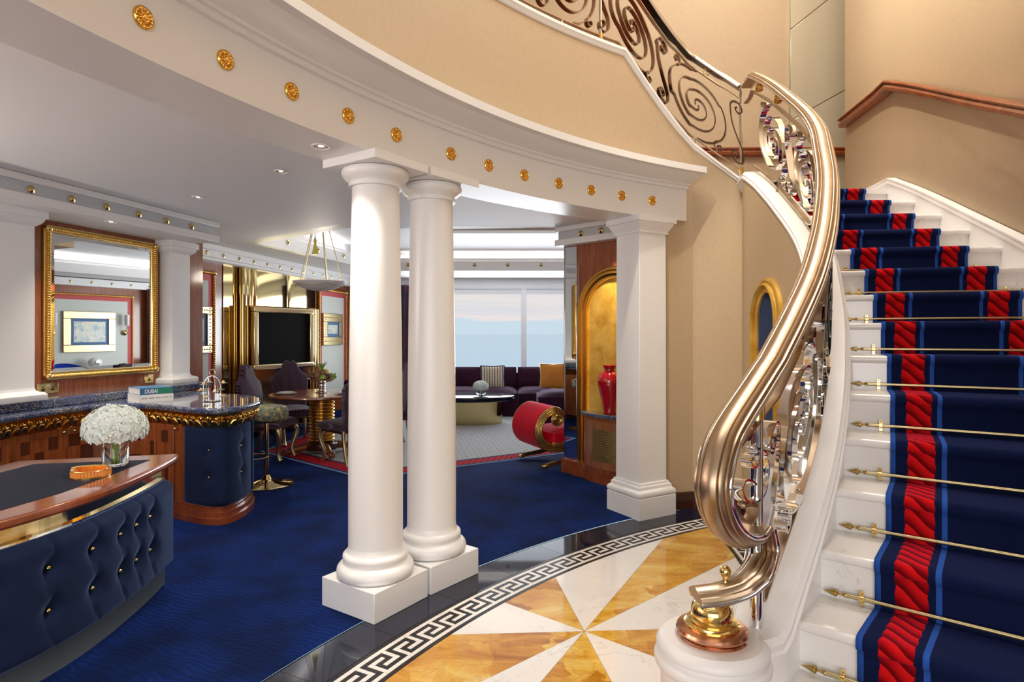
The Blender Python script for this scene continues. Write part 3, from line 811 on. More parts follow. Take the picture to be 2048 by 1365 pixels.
# square pier at the foot of the stair wall
p = polar(5.893, 120.4)
t = thing('square_pier', 'white square pier with moulded capital and base beside the cream wall', 'pier', (p[0], p[1], 0), math.radians(120.4))
sh = .152
MB().sqlathe([(.207, 0), (.207, .172), (.203, .176)], (0, 0, 0)).build('plinth', 'white_paint', t)
MB().sqlathe([(.195, .176), (.206, .184), (.2085, .198), (.206, .214), (.197, .226), (.186, .232), (.182, .240), (.183, .252), (.180, .262), (.168, .270), (.166, .285), (sh, .290)], (0, 0, 0)).build('base', 'white_paint', t, smooth=40)
MB().sqlathe([(sh, .286), (sh - .004, 2.40)], (0, 0, 0)).build('shaft', 'white_paint', t, bevel=.004)
MB().sqlathe([(sh - .004, 2.392), (.165, 2.392), (.165, 2.402), (.160, 2.406), (.165, 2.420), (.178, 2.440), (.192, 2.462), (.197, 2.480), (.20, 2.482), (.212, 2.482), (.212, 2.532), (.1, 2.532)], (0, 0, 0)).build('capital', 'white_paint', t, smooth=20)
# white square pillars standing on the bar ledge
def pillar(label, d, half, off, z0):
    q = wlo(d, off); t = thing('square_pillar', label, 'pillar', (q[0], q[1], z0), WNA, 'white pillars flanking the mirror')
    H = 2.505 - z0
    MB().sqlathe([(half, .09), (half, H - .12)], (0, 0, 0)).build('shaft', 'white_paint', t, bevel=.003)
    MB().sqlathe([(half + .05, 0), (half + .058, .012), (half + .058, .045), (half + .045, .06), (half + .02, .068), (half + .005, .078), (half, .10)], (0, 0, 0)).build('base', 'white_paint', t, smooth=35)
    MB().sqlathe([(half, H - .125), (half + .006, H - .12), (half + .03, H - .10), (half + .045, H - .075), (half + .047, H - .062), (half + .062, H - .06), (half + .062, H), (half, H)], (0, 0, 0)).build('capital', 'white_paint', t, smooth=25)
pillar('white square pillar cut by the left edge, left of the gilt mirror', 4.705, .18, .12, 1.02)
pillar('slim white square pillar right of the gilt mirror', 6.53, .125, .03, 1.02)
# ================================================================ staircase
stair = thing('staircase', 'curved white marble staircase with painted string walls', 'staircase', (.9, 1.9, 0))
SO = Vector((.9, 1.9, 0))
def wp(m, name, mat, parent, **k):
    """build a world-space mesh under a parent that is only translated"""
    o = parent.location; m.v = [(p[0] - o[0], p[1] - o[1], p[2] - o[2]) for p in m.v]; return m.build(name, mat, parent, **k)
def nose(j, w): 
    a = inner(j) + w * rdir(j); b = inner(j + 1) + w * rdir(j + 1) if j < NTOP else inner(j) + w * rdir(j) + np.array((.02, .3))
    u = (b - a) / np.linalg.norm(b - a); return a, b, u
for j in range(-3, NTOP + 1):
    z = zn(j)
    if j < NTOP:
        m = MB(); rows = []
        for w in (-.03, WID + .02):
            a, b, u = nose(j, w); r_ = []
            for s, dz in ((.03, -.034), (.012, -.034), (.004, -.030), (0, -.022), (0, -.012), (.004, -.004), (.012, 0)): q = a + u * s; r_.append((q[0], q[1], z + dz))
            q = b + u * .04; r_.append((q[0], q[1], z)); r_.append((q[0], q[1], z - .034)); rows.append(r_)
        k = len(rows[0]); m.add(rows[0] + rows[1], [(i, (i + 1) % k, k + (i + 1) % k, k + i) for i in range(k)] + [tuple(range(k - 1, -1, -1)), tuple(range(k, 2 * k))])
        wp(m, 'tread', 'white_marble', stair, smooth=40)
    m = MB(); P = []
    for w in (-.03, WID + .02):
        a, b, u = nose(j, w); P.append(a + u * .022); P.append(a + u * .045)
    m.prism([tuple(P[0]), tuple(P[2]), tuple(P[3]), tuple(P[1])], z - RISE - .002, z - (.0 if j == NTOP else .03)); wp(m, 'riser', 'white_marble', stair)
m = MB(); a = inner(NTOP); b = outer(NTOP)
m.prism([tuple(a), tuple(b), (3.14, 5.25), (3.22, 5.95), (3.95, 6.9), (.9, 6.9), (1.1, 5.85), (2.0, 5.32)], ZLAND - .034, ZLAND); wp(m, 'landing', 'white_marble', stair)
# string wall on the hall side
def coff(t): return float(crom([(-.6, .075), (2, .085), (6, .10), (10, .125), (13, .14)], t)[0])
def zcurb(t): return zn(t) + coff(t)
DRUM = (.600, 1.845); ZD = .64
cp = [(DRUM[0], DRUM[1], ZD), (.655, 1.862, ZD), (.71, 1.885, ZD)]
for t in np.linspace(-.5, 13, 90): q = lface(t, .085); cp.append((q[0], q[1], max(ZD, zcurb(t))))
cp += [(1.985, 5.10, zcurb(13)), (2.0, 5.20, zcurb(13))]
CURB = [(.085, -.34), (.085, -.062), (.099, -.056), (.099, -.042), (.091, -.034), (.091, -.018), (.082, -.010), (.076, 0), (-.076, 0), (-.082, -.010), (-.091, -.018), (-.091, -.034), (-.099, -.042), (-.099, -.056), (-.085, -.062), (-.085, -.075)]
m = MB(); Ns = []; Bs = []; P = [Vector(p) for p in cp]
for i in range(len(P)):
    t = P[min(i + 1, len(P) - 1)] - P[max(i - 1, 0)]; t.z = 0; t.normalize(); Bs.append(Vector((t.y, -t.x, 0))); Ns.append(Vector((0, 0, 1)))
m.sweep(P, Ns, Bs, CURB); wp(m, 'string', 'white_paint', stair, smooth=30)
m = MB(); m.lathe([(.150, 0), (.150, .545), (.160, .552), (.168, .562), (.170, .576), (.166, .588), (.158, .594), (.157, .604), (.163, .610), (.163, .620), (.155, .632), (.145, .6405)], 64, (DRUM[0], DRUM[1], 0)); wp(m, 'newel_drum', 'white_paint', stair, smooth=35)
# cream wall below the string, towards the hall
wst = struct('wall_stair')
m = MB(); ts = list(np.linspace(-.6, 13, 80)); rows = []
for t in ts + [99]:
    if t == 99: a = np.array(CORNER) + (.0, .02); b = a + (.06, .0); zt = zcurb(13) - .05
    else: a = lface(t, .172); b = lface(t, .10); zt = max(ZD, zcurb(t)) - .05
    rows.append([(a[0], a[1], 0), (a[0], a[1], zt), (b[0], b[1], zt), (b[0], b[1], 0)])
vs = [v for r in rows for v in r]; fs = [(i * 4 + j, i * 4 + (j + 1) % 4, i * 4 + 4 + (j + 1) % 4, i * 4 + 4 + j) for i in range(len(rows) - 1) for j in range(4)]
m.add(vs, fs + [(3, 2, 1, 0), tuple(len(vs) - 4 + i for i in range(4))]).build('wallpaper_face', 'wallpaper', wst, smooth=30)
bst = struct('baseboard_stair')
m = MB(); extrude_line(m, [tuple(lface(t, .172)) for t in ts], [(0, 0), (.018, 0), (.018, .13), (.012, .145), (.006, .15), (0, .15)]); m.build('skirting', 'dark_wood', bst)
# arched gilt niche in that wall
T0, T1 = 9.9, 12.35
def aw(k, z, off):                     # k -1..1 across the arch
    t = (T0 + T1) / 2 + (T1 - T0) / 2 * k; q = lface(t, .172 + off); return Vector((q[0], q[1], z))
ac = aw(0, 0, 0)
an = thing('arched_niche', 'tall gilt-framed arch with navy infill in the wall under the stairs', 'niche', ac)
def archpath(k, zs, ztop_, n=40):
    pts = [(-k, z) for z in np.linspace(.0, zs, 8)] + [(-k * math.cos(a), zs + (ztop_ - zs) * math.sin(a)) for a in np.linspace(0, PI, n)[1:-1]] + [(k, z) for z in np.linspace(zs, 0, 8)]
    return pts
for k0, k1, zt0, zt1, off, nm in ((1.0, .86, 1.95, 1.915, .035, 'moulding'), (.86, .74, 1.915, 1.885, .055, 'moulding'), (.74, .60, 1.885, 1.845, .03, 'moulding')):
    m = MB(); A_ = archpath(k0, 1.62, zt0); B_ = archpath(k1, 1.62, zt1)
    rws = []
    for (ka, za), (kb, zb) in zip(A_, B_): rws.append([aw(ka, za, 0), aw(ka, za, off * .75), aw((ka + kb) / 2, (za + zb) / 2, off), aw(kb, zb, off * .75), aw(kb, zb, 0)])
    m.grid(rws); wp(m, nm, 'gold_leaf', an, smooth=50)
m = MB(); A_ = archpath(.62, 1.62, 1.85); m.add([aw(k, z, .008) for k, z in A_], [tuple(range(len(A_)))]); wp(m, 'infill', 'navy_velvet', an)
# outer wall of the stair, its skirt and timber handrail
wo_ = struct('wall_stair_outer')
op = [(2.7, -3.2), (2.2, -.6), (1.7, .6)] + [tuple(outer(t) + .06 * rdir(t)) for t in np.linspace(-1, 13, 60)] + [(3.18, 5.25), (3.25, 5.95), (3.98, 6.88)]
m = MB(); rows = [[(p[0], p[1], 0), (p[0], p[1], 7.0)] for p in op]; m.grid(rows)
o = m.build('wallpaper_face', 'wallpaper', wo_, smooth=30); md = o.modifiers.new('solid', 'SOLIDIFY'); md.thickness = .05; md.offset = 0
ts2 = np.linspace(-3, 13, 70)
m = MB(); rows = []
for t in ts2: q = outer(t); rows.append((q[0], q[1], zn(t) + .095))
q = outer(13); rows += [(3.13, 5.25, ZLAND + .095), (3.20, 5.95, ZLAND + .095)]
P = [Vector(r) for r in rows]; Ns = []; Bs = []
for i in range(len(P)):
    t = P[min(i + 1, len(P) - 1)] - P[max(i - 1, 0)]; t.z = 0; t.normalize(); Bs.append(Vector((-t.y, t.x, 0))); Ns.append(Vector((0, 0, 1)))
m.sweep(P, Ns, Bs, [(-.03, -.5), (.03, -.5), (.03, -.055), (.038, -.045), (.038, -.03), (.034, -.024), (.042, -.010), (.042, 0), (-.03, 0)]); wp(m, 'skirt', 'white_paint', stair, smooth=30)
hr = thing('wall_handrail', 'reddish wooden handrail fixed along the cream wall above the stairs', 'handrail', (3.1, 5.0, 3.5))
P = []
for t in np.linspace(-2, 13, 60): q = outer(t) - .045 * rdir(t); P.append(Vector((q[0], q[1], zn(t) + .86)))
P += [Vector((3.095, 5.25, ZLAND + .86)), Vector((3.165, 5.93, ZLAND + .86))]
Ns = []; Bs = []
for i in range(len(P)):
    t = P[min(i + 1, len(P) - 1)] - P[max(i - 1, 0)]; t.z = 0; t.normalize(); Bs.append(Vector((-t.y, t.x, 0))); Ns.append(Vector((0, 0, 1)))
HP = [(-.06, -.055), (.0, -.055), (.018, -.045), (.024, -.02), (.016, -.004), (.006, .0), (.010, .008), (.026, .012), (.030, .022), (.024, .034), (.0, .038), (-.03, .034), (-.06, .034)]
m = MB(); m.sweep(P, Ns, Bs, HP); wp(m, 'rail', 'mahogany', hr, smooth=35)
# back wall of the landing with mirror panels
wbl = struct('wall_landing')
MB().box((1.9, 7.0, 4.9), (5.4, .2, 4.4)).build('wallpaper_face', 'wallpaper', wbl)
wm = thing('wall_mirror', 'tall greenish mirror panels with slanting joints on the landing wall', 'mirror', (3.11, 6.9, ZLAND))
def mq(x, z): return (x - 3.11, z - ZLAND)
J1 = lambda x: 3.92 + (x - 3.11) * .565; J2 = lambda x: 4.94 + (x - 3.11) * .80
X0, X1 = 3.118, 3.9
for lo, hi in ((lambda x: ZLAND + .05, J1), (J1, J2), (J2, lambda x: 6.6)):
    q = [(X0, lo(X0) + .006), (X1, lo(X1) + .006), (X1, hi(X1) - .006), (X0, hi(X0) - .006)]
    m = MB(); n4 = [(x - 3.11, -.012, z - ZLAND) for x, z in q] + [(x - 3.11, 0, z - ZLAND) for x, z in q]
    m.add(n4, [(0, 1, 2, 3), (7, 6, 5, 4), (0, 4, 5, 1), (1, 5, 6, 2), (2, 6, 7, 3), (3, 7, 4, 0)]).build('panel', 'green_mirror', wm, bevel=.004)
MB().box((-.004, -.010, 2.0), (.010, .02, 4.0)).build('edge_strip', 'chrome', wm)
lh = thing('landing_handrail', 'dark wooden handrail running level across the landing back wall', 'handrail', (2.6, 6.86, 3.58))
m = MB(); P = [Vector((-1.2, 0, 0)), Vector((1.25, 0, 0))]; m.sweep(P, [Vector((0, 0, 1))] * 2, [Vector((0, -1, 0))] * 2, [(b + .01, n_) for b, n_ in HP]); m.build('rail', 'mahogany', lh, smooth=35)

# runner carpet
rn = thing('stair_runner', 'navy stair carpet with red rope borders and blue edge lines', 'carpet', (1.3, 2.0, 0))
W0, W1, NU = .165, .835, 24
rowsP = []; vlen = []
L = 0.0; prevc = None
for j in range(-3, NTOP + 1):
    prof = [('r', .012, -RISE + .004), ('r', .012, -.06), ('r', .010, -.040), ('r', -.004, -.034), ('r', -.009, -.022), ('r', -.009, -.010), ('r', -.004, .003), ('r', .008, .008), ('r', .03, .008), ('h', .5, .008)]
    if j == NTOP: prof = prof[:-1] + [('L', 1.2, .008)]
    for kd, s, dz in prof:
        row = []
        for i in range(NU + 1):
            w = W0 + (W1 - W0) * i / NU; a, b, u = nose(j, w)
            if kd == 'r': q = a + u * s
            elif kd == 'h': q = a + (b - a) * .55
            else: q = a + np.array((.02, s))
            row.append((q[0], q[1], zn(j) + dz))
        c = np.array(row[NU // 2])
        if prevc is not None: L += float(np.linalg.norm(c - prevc))
        prevc = c; rowsP.append(row); vlen.append(L)
m = MB(); m.grid(rowsP)
o = wp(m, 'runner_pile', 'runner', rn, smooth=70, fix=False)
me = o.data; uvl = me.uv_layers.new(name='UVMap'); k = NU + 1
for poly in me.polygons:
    for li in poly.loop_indices:
        vi = me.loops[li].vertex_index; uvl.data[li].uv = ((vi % k) / NU, vlen[vi // k])
b = bmesh.new(); b.from_mesh(me); bmesh.ops.recalc_face_normals(b, faces=b.faces)
up = sum(f.normal.z for f in b.faces)
if up < 0: bmesh.ops.reverse_faces(b, faces=b.faces)
b.to_mesh(me); b.free()
md = o.modifiers.new('solid', 'SOLIDIFY'); md.thickness = .007; md.offset = -1

# stair rods
ORD = ['first', 'second', 'third', 'fourth', 'fifth', 'sixth', 'seventh', 'eighth', 'ninth', 'tenth', 'eleventh', 'twelfth', 'thirteenth', 'fourteenth', 'fifteenth']
rodm = finm = brm = None
for idx, j in enumerate(range(0, 13)):
    a0, _, u0 = nose(j, W0 - .035); a1, _, u1 = nose(j, W1 + .035)
    p0 = a0 + u0 * (-.004); p1 = a1 + u1 * (-.004); v = p1 - p0; LR = np.linalg.norm(v); ang = math.atan2(v[1], v[0])
    t = thing('stair_rod', 'slim brass stair rod with arrow tips, %s counting up from the lowest fully seen' % ORD[idx] if idx else 'slim brass stair rod with arrow tips, lowest fully seen, across the bottom steps', 'stair rod', (p0[0], p0[1], zn(j) - RISE + .026), ang, 'brass stair rods')
    if rodm is None:
        rodm = MB().tube([(-.045, 0, 0), (LR + .045, 0, 0)], .0072, 12).build('rod', 'pale_gold', t, smooth=40)
        fin = MB().lathe([(.0072, 0), (.0085, .003), (.006, .010), (.0035, .016), (.0045, .020), (.003, .026), (.012, .030), (.0125, .033), (.0, .075)], 14, m=Matrix.Rotation(-PI / 2, 4, 'Y'))
        finm = fin.build('finial', 'antique_gold', t, smooth=30, loc=(-.045, 0, 0))
        br = MB(); br.box((0, .006, .0), (.012, .012, .046)); br.tube([(-.006, 0, 0), (.006, 0, 0)], .0105, 12); br.ball((0, .0, .018), .0035, 8, 5)
        brm = br.build('bracket', 'bright_gold', t, smooth=30)
    else:
        r_ = inst(rodm, t, (0, 0, 0)); f_ = inst(finm, t, (-.045, 0, 0)); b_ = inst(brm, t, (0, 0, 0))
    f2 = inst(finm, t, (LR + .045, 0, 0), PI); b2 = inst(brm, t, (LR, 0, 0))
# ================================================================ balustrades
def offr(t): return float(crom([(-1, .82), (0, .82), (2, .81), (4, .81), (8, .86), (11, .91), (13, .93)], t)[0])
RAILP = [(-.043, -.018), (-.046, -.006), (-.043, .002), (-.037, .006), (-.031, .0055), (-.027, .008), (-.022, .0145), (-.012, .0185), (0, .0195), (.012, .0185), (.022, .0145), (.027, .008), (.031, .0055), (.037, .006), (.043, .002), (.046, -.006), (.043, -.018)]
RAILP = [(-.046, -.018), (-.050, -.006), (-.046, .003), (-.041, .004), (-.039, .0015), (-.036, .009), (-.029, .0135), (-.026, .013), (-.024, .0095), (-.021, .0165), (-.011, .0215), (0, .023)]
RAILP = RAILP + [(-b, n_) for b, n_ in RAILP[-2::-1]]
def onplane(x, y):
    P0 = lface(-.5, .085); u = np.array((.67, .745)); k = (x - 1024) / F
    s = (P0[0] - k * P0[1]) / (u[0] - k * u[1]); p = P0 - u * s; return Vector((p[0], p[1], EYE - (y - YH) * p[1] / F))
def frames(P, Bs):
    T = tang(P); Ns = [t.cross(b).normalized() for t, b in zip(T, Bs)]; return T, Ns
def sweep_rail(thg, P, Bs, mat='bronze', edge='chrome', name='handrail'):
    T, Ns = frames(P, Bs)
    m = MB(); m.sweep(P, Ns, Bs, RAILP); wp(m, name, mat, thg, smooth=40)
    for s in (-1, 1):
        m = MB(); m.tube([p + Vector(b) * (.047 * s) - Vector(n_) * .017 for p, b, n_ in zip(P, Bs, Ns)], .0085, 10); wp(m, 'edge_bar', edge, thg, smooth=40)
    return Ns
def ribbon(m, P, Bs, w, th):
    T = tang(P); Ns = [t.cross(b) for t, b in zip(T, Bs)]; Ns = [n_.normalized() if n_.length > 1e-6 else Vector((0, 0, 1)) for n_ in Ns]
    return m.sweep(P, Ns, Bs, [(-w / 2, -th / 2), (w / 2, -th / 2), (w / 2, th / 2), (-w / 2, th / 2)])
def spiral(cx, cy, r0, r1, a0, turns, sx, n=60):
    return [(cx + sx * (r0 + (r1 - r0) * k) * math.cos(a0 + 2 * PI * turns * k), cy + (r0 + (r1 - r0) * k) * math.sin(a0 + 2 * PI * turns * k)) for k in np.linspace(0, 1, n)]
def scroll_unit(sx, mirror=False):
    """flat-bar curves of one panel in unit space; sx = height / length"""
    C = []
    # heart of the panel: double spiral whose arms run out to the straps
    for a0 in (PI, 0):
        C.append(('scroll', [(.5 + sx * r * math.cos(a), .5 + r * math.sin(a)) for r, a in ((.02 + .475 * k ** 1.08, a0 + 2 * PI * 1.75 * k) for k in np.linspace(0, 1, 90))]))
    # S bars at the sides with small curled ends
    def curl(cx, cy, r, a0, d, turns=1.2, n=26): return [(cx + sx * r * (1 - .82 * k) * math.cos(a0 + d * 2 * PI * turns * k), cy + r * (1 - .82 * k) * math.sin(a0 + d * 2 * PI * turns * k)) for k in np.linspace(0, 1, n)]
    x0 = .5 - sx * .62
    C.append(('scroll', curl(x0 + sx * .02, .83, .11, -.2, 1)[::-1] + [(x0 + sx * .10, .60), (x0 + sx * .02, .42), (x0 - sx * .07, .26)] + curl(x0 + sx * .03, .15, .11, PI, 1)))
    C.append(('scroll', curl(.5 - sx * .33, .10, .075, PI / 2, -1, 1.1) ))
    C.append(('scroll', curl(.5 + sx * .33, .90, .075, -PI / 2, -1, 1.1)))
    return C
def dens(pts, n):
    return smooth_path([(p[0], p[1], 0) for p in pts], n)
def place_units(thg, surf, units, sx, bw=.028, th=.006, mat='chrome'):
    for u0, u1 in units:
        for nm, c in scroll_unit(sx):
            q = dens(c, len(c) if len(c) > 80 else 60)
            P = []; Bs = []
            for u, v, _ in q:
                p, b = surf(u0 + (u1 - u0) * u, min(1, max(0, v))); P.append(p); Bs.append(b)
            m = MB(); ribbon(m, P, Bs, bw, th)
            m.ball(P[0] if len(c) < 70 else P[0], .007, 8, 5)
            if len(c) < 70: m.ball(P[-1], .009, 8, 6)
            wp(m, 'scroll', mat, thg, smooth=40)
def ring(thg, c, axis, up, r=.028):
    """gilt ring clamp between the rails"""
    axis = Vector(axis).normalized(); up = (Vector(up) - axis * Vector(up).dot(axis)).normalized(); sd = axis.cross(up)
    m = MB(); P = [Vector(c) + (up * math.cos(a) + sd * math.sin(a)) * r for a in np.linspace(0, 2 * PI, 29)[:-1]]
    Ns = [(p - Vector(c)).normalized() for p in P]; m.sweep(P, Ns, [axis] * 28, [(-.017, -.003), (.017, -.003), (.017, .003), (-.017, .003)], loop=True); o = wp(m, 'ring', 'bright_gold', thg, smooth=40)
    for s in (-1, 1):
        for w in (-.010, .010):
            m = MB(); m.ball(Vector(c) + up * (r - .006) * s + axis * w, .0055, 8, 6)
            b = m; b.v = [(p[0] - thg.location[0], p[1] - thg.location[1], p[2] - thg.location[2]) for p in b.v]; x = b.build('rivet', 'chrome', o, smooth=40)
def post(thg, base, top, r=.016, collar=None, nm='post'):
    m = MB(); m.tube([base, top], r, 14); wp(m, nm, 'chrome', thg, smooth=40)
    for z in collar or []:
        m = MB(); m.lathe([(r, -.022), (r + .005, -.022), (r + .005, .022), (r, .022)], 20, (base[0], base[1], z)); wp(m, 'collar', 'bright_gold', thg, smooth=30)

# ---- lower flight
bl = thing('stair_balustrade', 'bronze and chrome scrollwork balustrade of the lower flight with curled handrail end', 'balustrade', (.76, 1.9, ZD))
P = []; Bs = []
def Rt(t):
    q = lface(t, .085); l_ = leftn(t); return Vector((q[0], q[1], zn(t) + offr(t))), Vector((-l_[0], -l_[1], 0))
ZR = ZLAND + .93
P.append(Vector((1.99, 5.235, ZR))); Bs.append(Vector((1, -.05, 0)).normalized())
P.append(Vector((1.978, 5.11, ZR))); Bs.append(Vector((1, -.02, 0)).normalized())
for t in np.arange(13, -.05, -.2): p, b_ = Rt(t); P.append(p); Bs.append(b_)
cpx = [(1496, 788), (1464, 837), (1442, 878), (1428, 925), (1421, 975), (1428, 1022), (1446, 1060), (1473, 1081), (1498, 1078), (1511, 1060)]
ctrl = [P[-1]] + [onplane(x, y) for x, y in cpx]
sp_ = [Vector(p) for p in smooth_path(ctrl, 50)][1:]
B0 = Vector((.745, -.67, 0))
for i, p in enumerate(sp_): P.append(p); Bs.append((Bs[-1] * .8 + B0 * .2).normalized())
NsR = sweep_rail(bl, P, Bs); NRAIL = len(P) - len(sp_)
# tail piece that runs down onto the drum
tp = [onplane(1513, 1058), onplane(1521, 1098), W(1509, 1140, 1.845), W(1480, 1167, 1.848), W(1438, 1182, 1.848), W(1390, 1189, 1.845)]
tp = [Vector(p) for p in smooth_path(tp, 30)]
BT = [(B0 * (1 - k) + Vector((.10, -.995, 0)) * k).normalized() for k in np.linspace(0, 1, 30)]
sweep_rail(bl, tp, BT, name='rail_tail')
# bell-shaped foot on the drum
m = MB(); m.lathe([(.100, .0), (.102, .004), (.098, .009), (.090, .010), (.088, .014), (.103, .016), (.105, .022), (.101, .030), (.086, .034), (.078, .036)], 48, (DRUM[0], DRUM[1], ZD)); wp(m, 'foot_plate', 'copper', bl, smooth=35)
m = MB(); m.lathe([(.080, .034), (.081, .042), (.076, .046), (.070, .048), (.071, .054), (.060, .058), (.060, .066), (.062, .078), (.058, .092), (.048, .105), (.030, .114), (.0, .118)], 48, (DRUM[0], DRUM[1], ZD)); wp(m, 'bell', 'bright_gold', bl, smooth=35)
fx = tp[22]
m = MB(); m.lathe([(.010, .012), (.011, .018), (.0075, .024), (.008, .034), (.014, .042), (.017, .053), (.014, .064), (.006, .070), (0, .071)], 20, (fx.x, fx.y, fx.z)); wp(m, 'finial', 'bright_gold', bl, smooth=40)
# straps under the rail and above the string
SUB = .125
ps = []; bs = []
for i, (p, b_, n_) in enumerate(zip(P, Bs, NsR)):
    if i < 2: ps.append(p - Vector((0, 0, SUB * 1.17))); bs.append(b_); continue
    k = max(0, i - NRAIL) / max(1, len(sp_))
    if k > .72: break
    off_ = SUB - (SUB - .062) * min(1, k * 1.8)
    ps.append(p - Vector(n_) * off_); bs.append(b_)
tail = [onplane(1492, 1046), onplane(1503, 1030), onplane(1505, 1008), onplane(1494, 1000), onplane(1487, 1012)]
ext = [Vector(q) for q in smooth_path([ps[-1]] + tail, 18)][1:]
ps += ext; bs += [B0] * len(ext)
m = MB(); ribbon(m, ps, bs, .036, .007); m.ball(ps[-1], .010, 10, 6); wp(m, 'strap', 'bronze', bl, smooth=40)
# lower strap
ps2 = []; bs2 = []
for t in np.arange(13, -.35, -.25):
    q = lface(t, .085); l_ = leftn(t); ps2.append(Vector((q[0], q[1], zcurb(t) + .052))); bs2.append(Vector((-l_[0], -l_[1], 0)))
q0 = ps2[-1]; u2 = (ps2[-1] - ps2[-2]).normalized()
ext = [q0 + u2 * .03 + Vector((0, 0, .0)), q0 + u2 * .05 + Vector((0, 0, .02)), q0 + u2 * .045 + Vector((0, 0, .055)), q0 + u2 * .02 + Vector((0, 0, .06)), q0 + u2 * .012 + Vector((0, 0, .038))]
ext = [Vector(q) for q in smooth_path([q0] + ext, 16)][1:]
ps2 += ext; bs2 += [bs2[-1]] * len(ext)
m = MB(); ribbon(m, ps2, bs2, .036, .007); m.ball(ps2[-1], .010, 10, 6); wp(m, 'strap', 'bronze', bl, smooth=40)
def surf1(t, v):
    q = lface(t, .085); l_ = leftn(t); zb = zcurb(t) + .058; zt = zn(t) + offr(t) - SUB * 1.17 - .006
    return Vector((q[0], q[1], zb + (zt - zb) * v)), Vector((-l_[0], -l_[1], 0))
place_units(bl, surf1, [(-.15 + 2.62 * k, -.15 + 2.62 * (k + 1)) for k in range(5)], .80, .046, .006)
for k in range(6):
    t = -.15 + 2.62 * k + (.35 if k == 0 else 0)
    if t < 13.1:
        p, b_ = Rt(min(t + (1.0 if k < 5 else -.3), 12.9)); ring(bl, p - Vector((0, 0, .082)), b_, (0, 0, 1), .036)
    q = lface(t + 1.1, .085)
    if t + 1.1 < 13: post(bl, Vector((q[0], q[1], zcurb(t + 1.1) - .01)), Vector((q[0], q[1], zcurb(t + 1.1) + .052)), .012, nm='stub_post')
rc = onplane(1487, 858); ring(bl, rc, B0, onplane(1470, 840) - rc, .032)
q = lface(-.5, .085); p, _ = Rt(-.5)
post(bl, Vector((q[0], q[1], ZD - .01)), Vector((q[0], q[1], p.z - .02)), .020, [ZD + .20, p.z - .075])
# the small scrolls held inside the curled end
for pts in ([(1508, 905), (1497, 912), (1492, 925), (1500, 935), (1507, 925), (1506, 900), (1515, 893)], 
            [(1503, 895), (1522, 905), (1528, 935), (1527, 960), (1518, 990), (1500, 1003), (1483, 1000), (1475, 980), (1480, 962), (1492, 960), (1503, 968)]):
    q = [Vector(p) for p in smooth_path([onplane(x, y) for x, y in pts], 40)]
    m = MB(); ribbon(m, q, [B0] * len(q), .034, .006); m.ball(q[0], .008, 8, 6); m.ball(q[-1], .008, 8, 6); wp(m, 'scroll', 'chrome', bl, smooth=40)

# ---- upper flight, along the drum wall
bu = thing('stair_balustrade', 'chrome scrollwork balustrade, coloured darker for shade, climbing along the top of the cream wall', 'balustrade', (CORNER[0], CORNER[1], ZS0))
def wpos(l):
    l = min(max(l, 0), PL[-1] - .01); i = max(k for k in range(len(PL)) if PL[k] <= l); k = (l - PL[i]) / max(1e-6, PL[i + 1] - PL[i]) if i + 1 < len(PL) else 0
    a, b = np.array(path[i]), np.array(path[min(i + 1, len(path) - 1)]); p = a + (b - a) * k
    i0, i1 = max(0, i - 1), min(len(path) - 1, i + 2); t = np.array(path[i1]) - np.array(path[i0]); t = t / np.linalg.norm(t); n_ = np.array((t[1], -t[0]))
    return p + n_ * .055, Vector((-n_[0], -n_[1], 0))
LEND = 5.2
ls = np.linspace(.03, LEND, 90)
def zrail2(l): return ztop(l) + .79
P = [Vector((*wpos(l)[0], zrail2(l))) for l in ls][::-1]; Bs = [wpos(l)[1] for l in ls][::-1]
# travel downwards so that the moulded face is on top
sweep_rail(bu, P, [-b_ for b_ in Bs] if (tang(P)[40].cross(Bs[40])).z < 0 else Bs)
m = MB(); m.sweep(P, [Vector((0, 0, 1))] * len(P), Bs, [(-.038, -.030), (.038, -.030), (.038, -.016), (-.038, -.016)]); wp(m, 'rail_shade_strip', 'shaded_bronze', bu)  # dark strip painting the shaded underside of the rail
for dz_, nm in ((-.10, 'strap'), (None, 'strap')):
    q = [Vector((*wpos(l)[0], (zrail2(l) + dz_) if dz_ else ztop(l) + .075)) for l in ls]
    m = MB(); ribbon(m, q, [wpos(l)[1] for l in ls], .036, .007); wp(m, nm, 'bronze', bu, smooth=40)
def surf2(l, v):
    p, b_ = wpos(l); zb = ztop(l) + .082; zt = zrail2(l) - .106
    return Vector((p[0], p[1], zb + (zt - zb) * v)), b_
LP = [.06, .70, 1.36, 2.02, 2.68, 3.34, 4.0]
place_units(bu, surf2, list(zip(LP, LP[1:])), .86, .040, .009, 'shaded_chrome')
for l in (.02, 1.38, 2.7, 4.02):
    p, b_ = wpos(l); post(bu, Vector((p[0], p[1], ztop(l) - .01)), Vector((p[0], p[1], zrail2(l) - .015)), .0145, [ztop(l) + .075])
for l in (.30, 1.0, 1.7, 2.4, 3.1):
    p, b_ = wpos(l); ring(bu, Vector((p[0], p[1], zrail2(l) - .06)), b_, (0, 0, 1))
    p, b_ = wpos(l + .1); post(bu, Vector((p[0], p[1], ztop(l + .1) - .01)), Vector((p[0], p[1], ztop(l + .1) + .075)), .011, nm='stub_post')
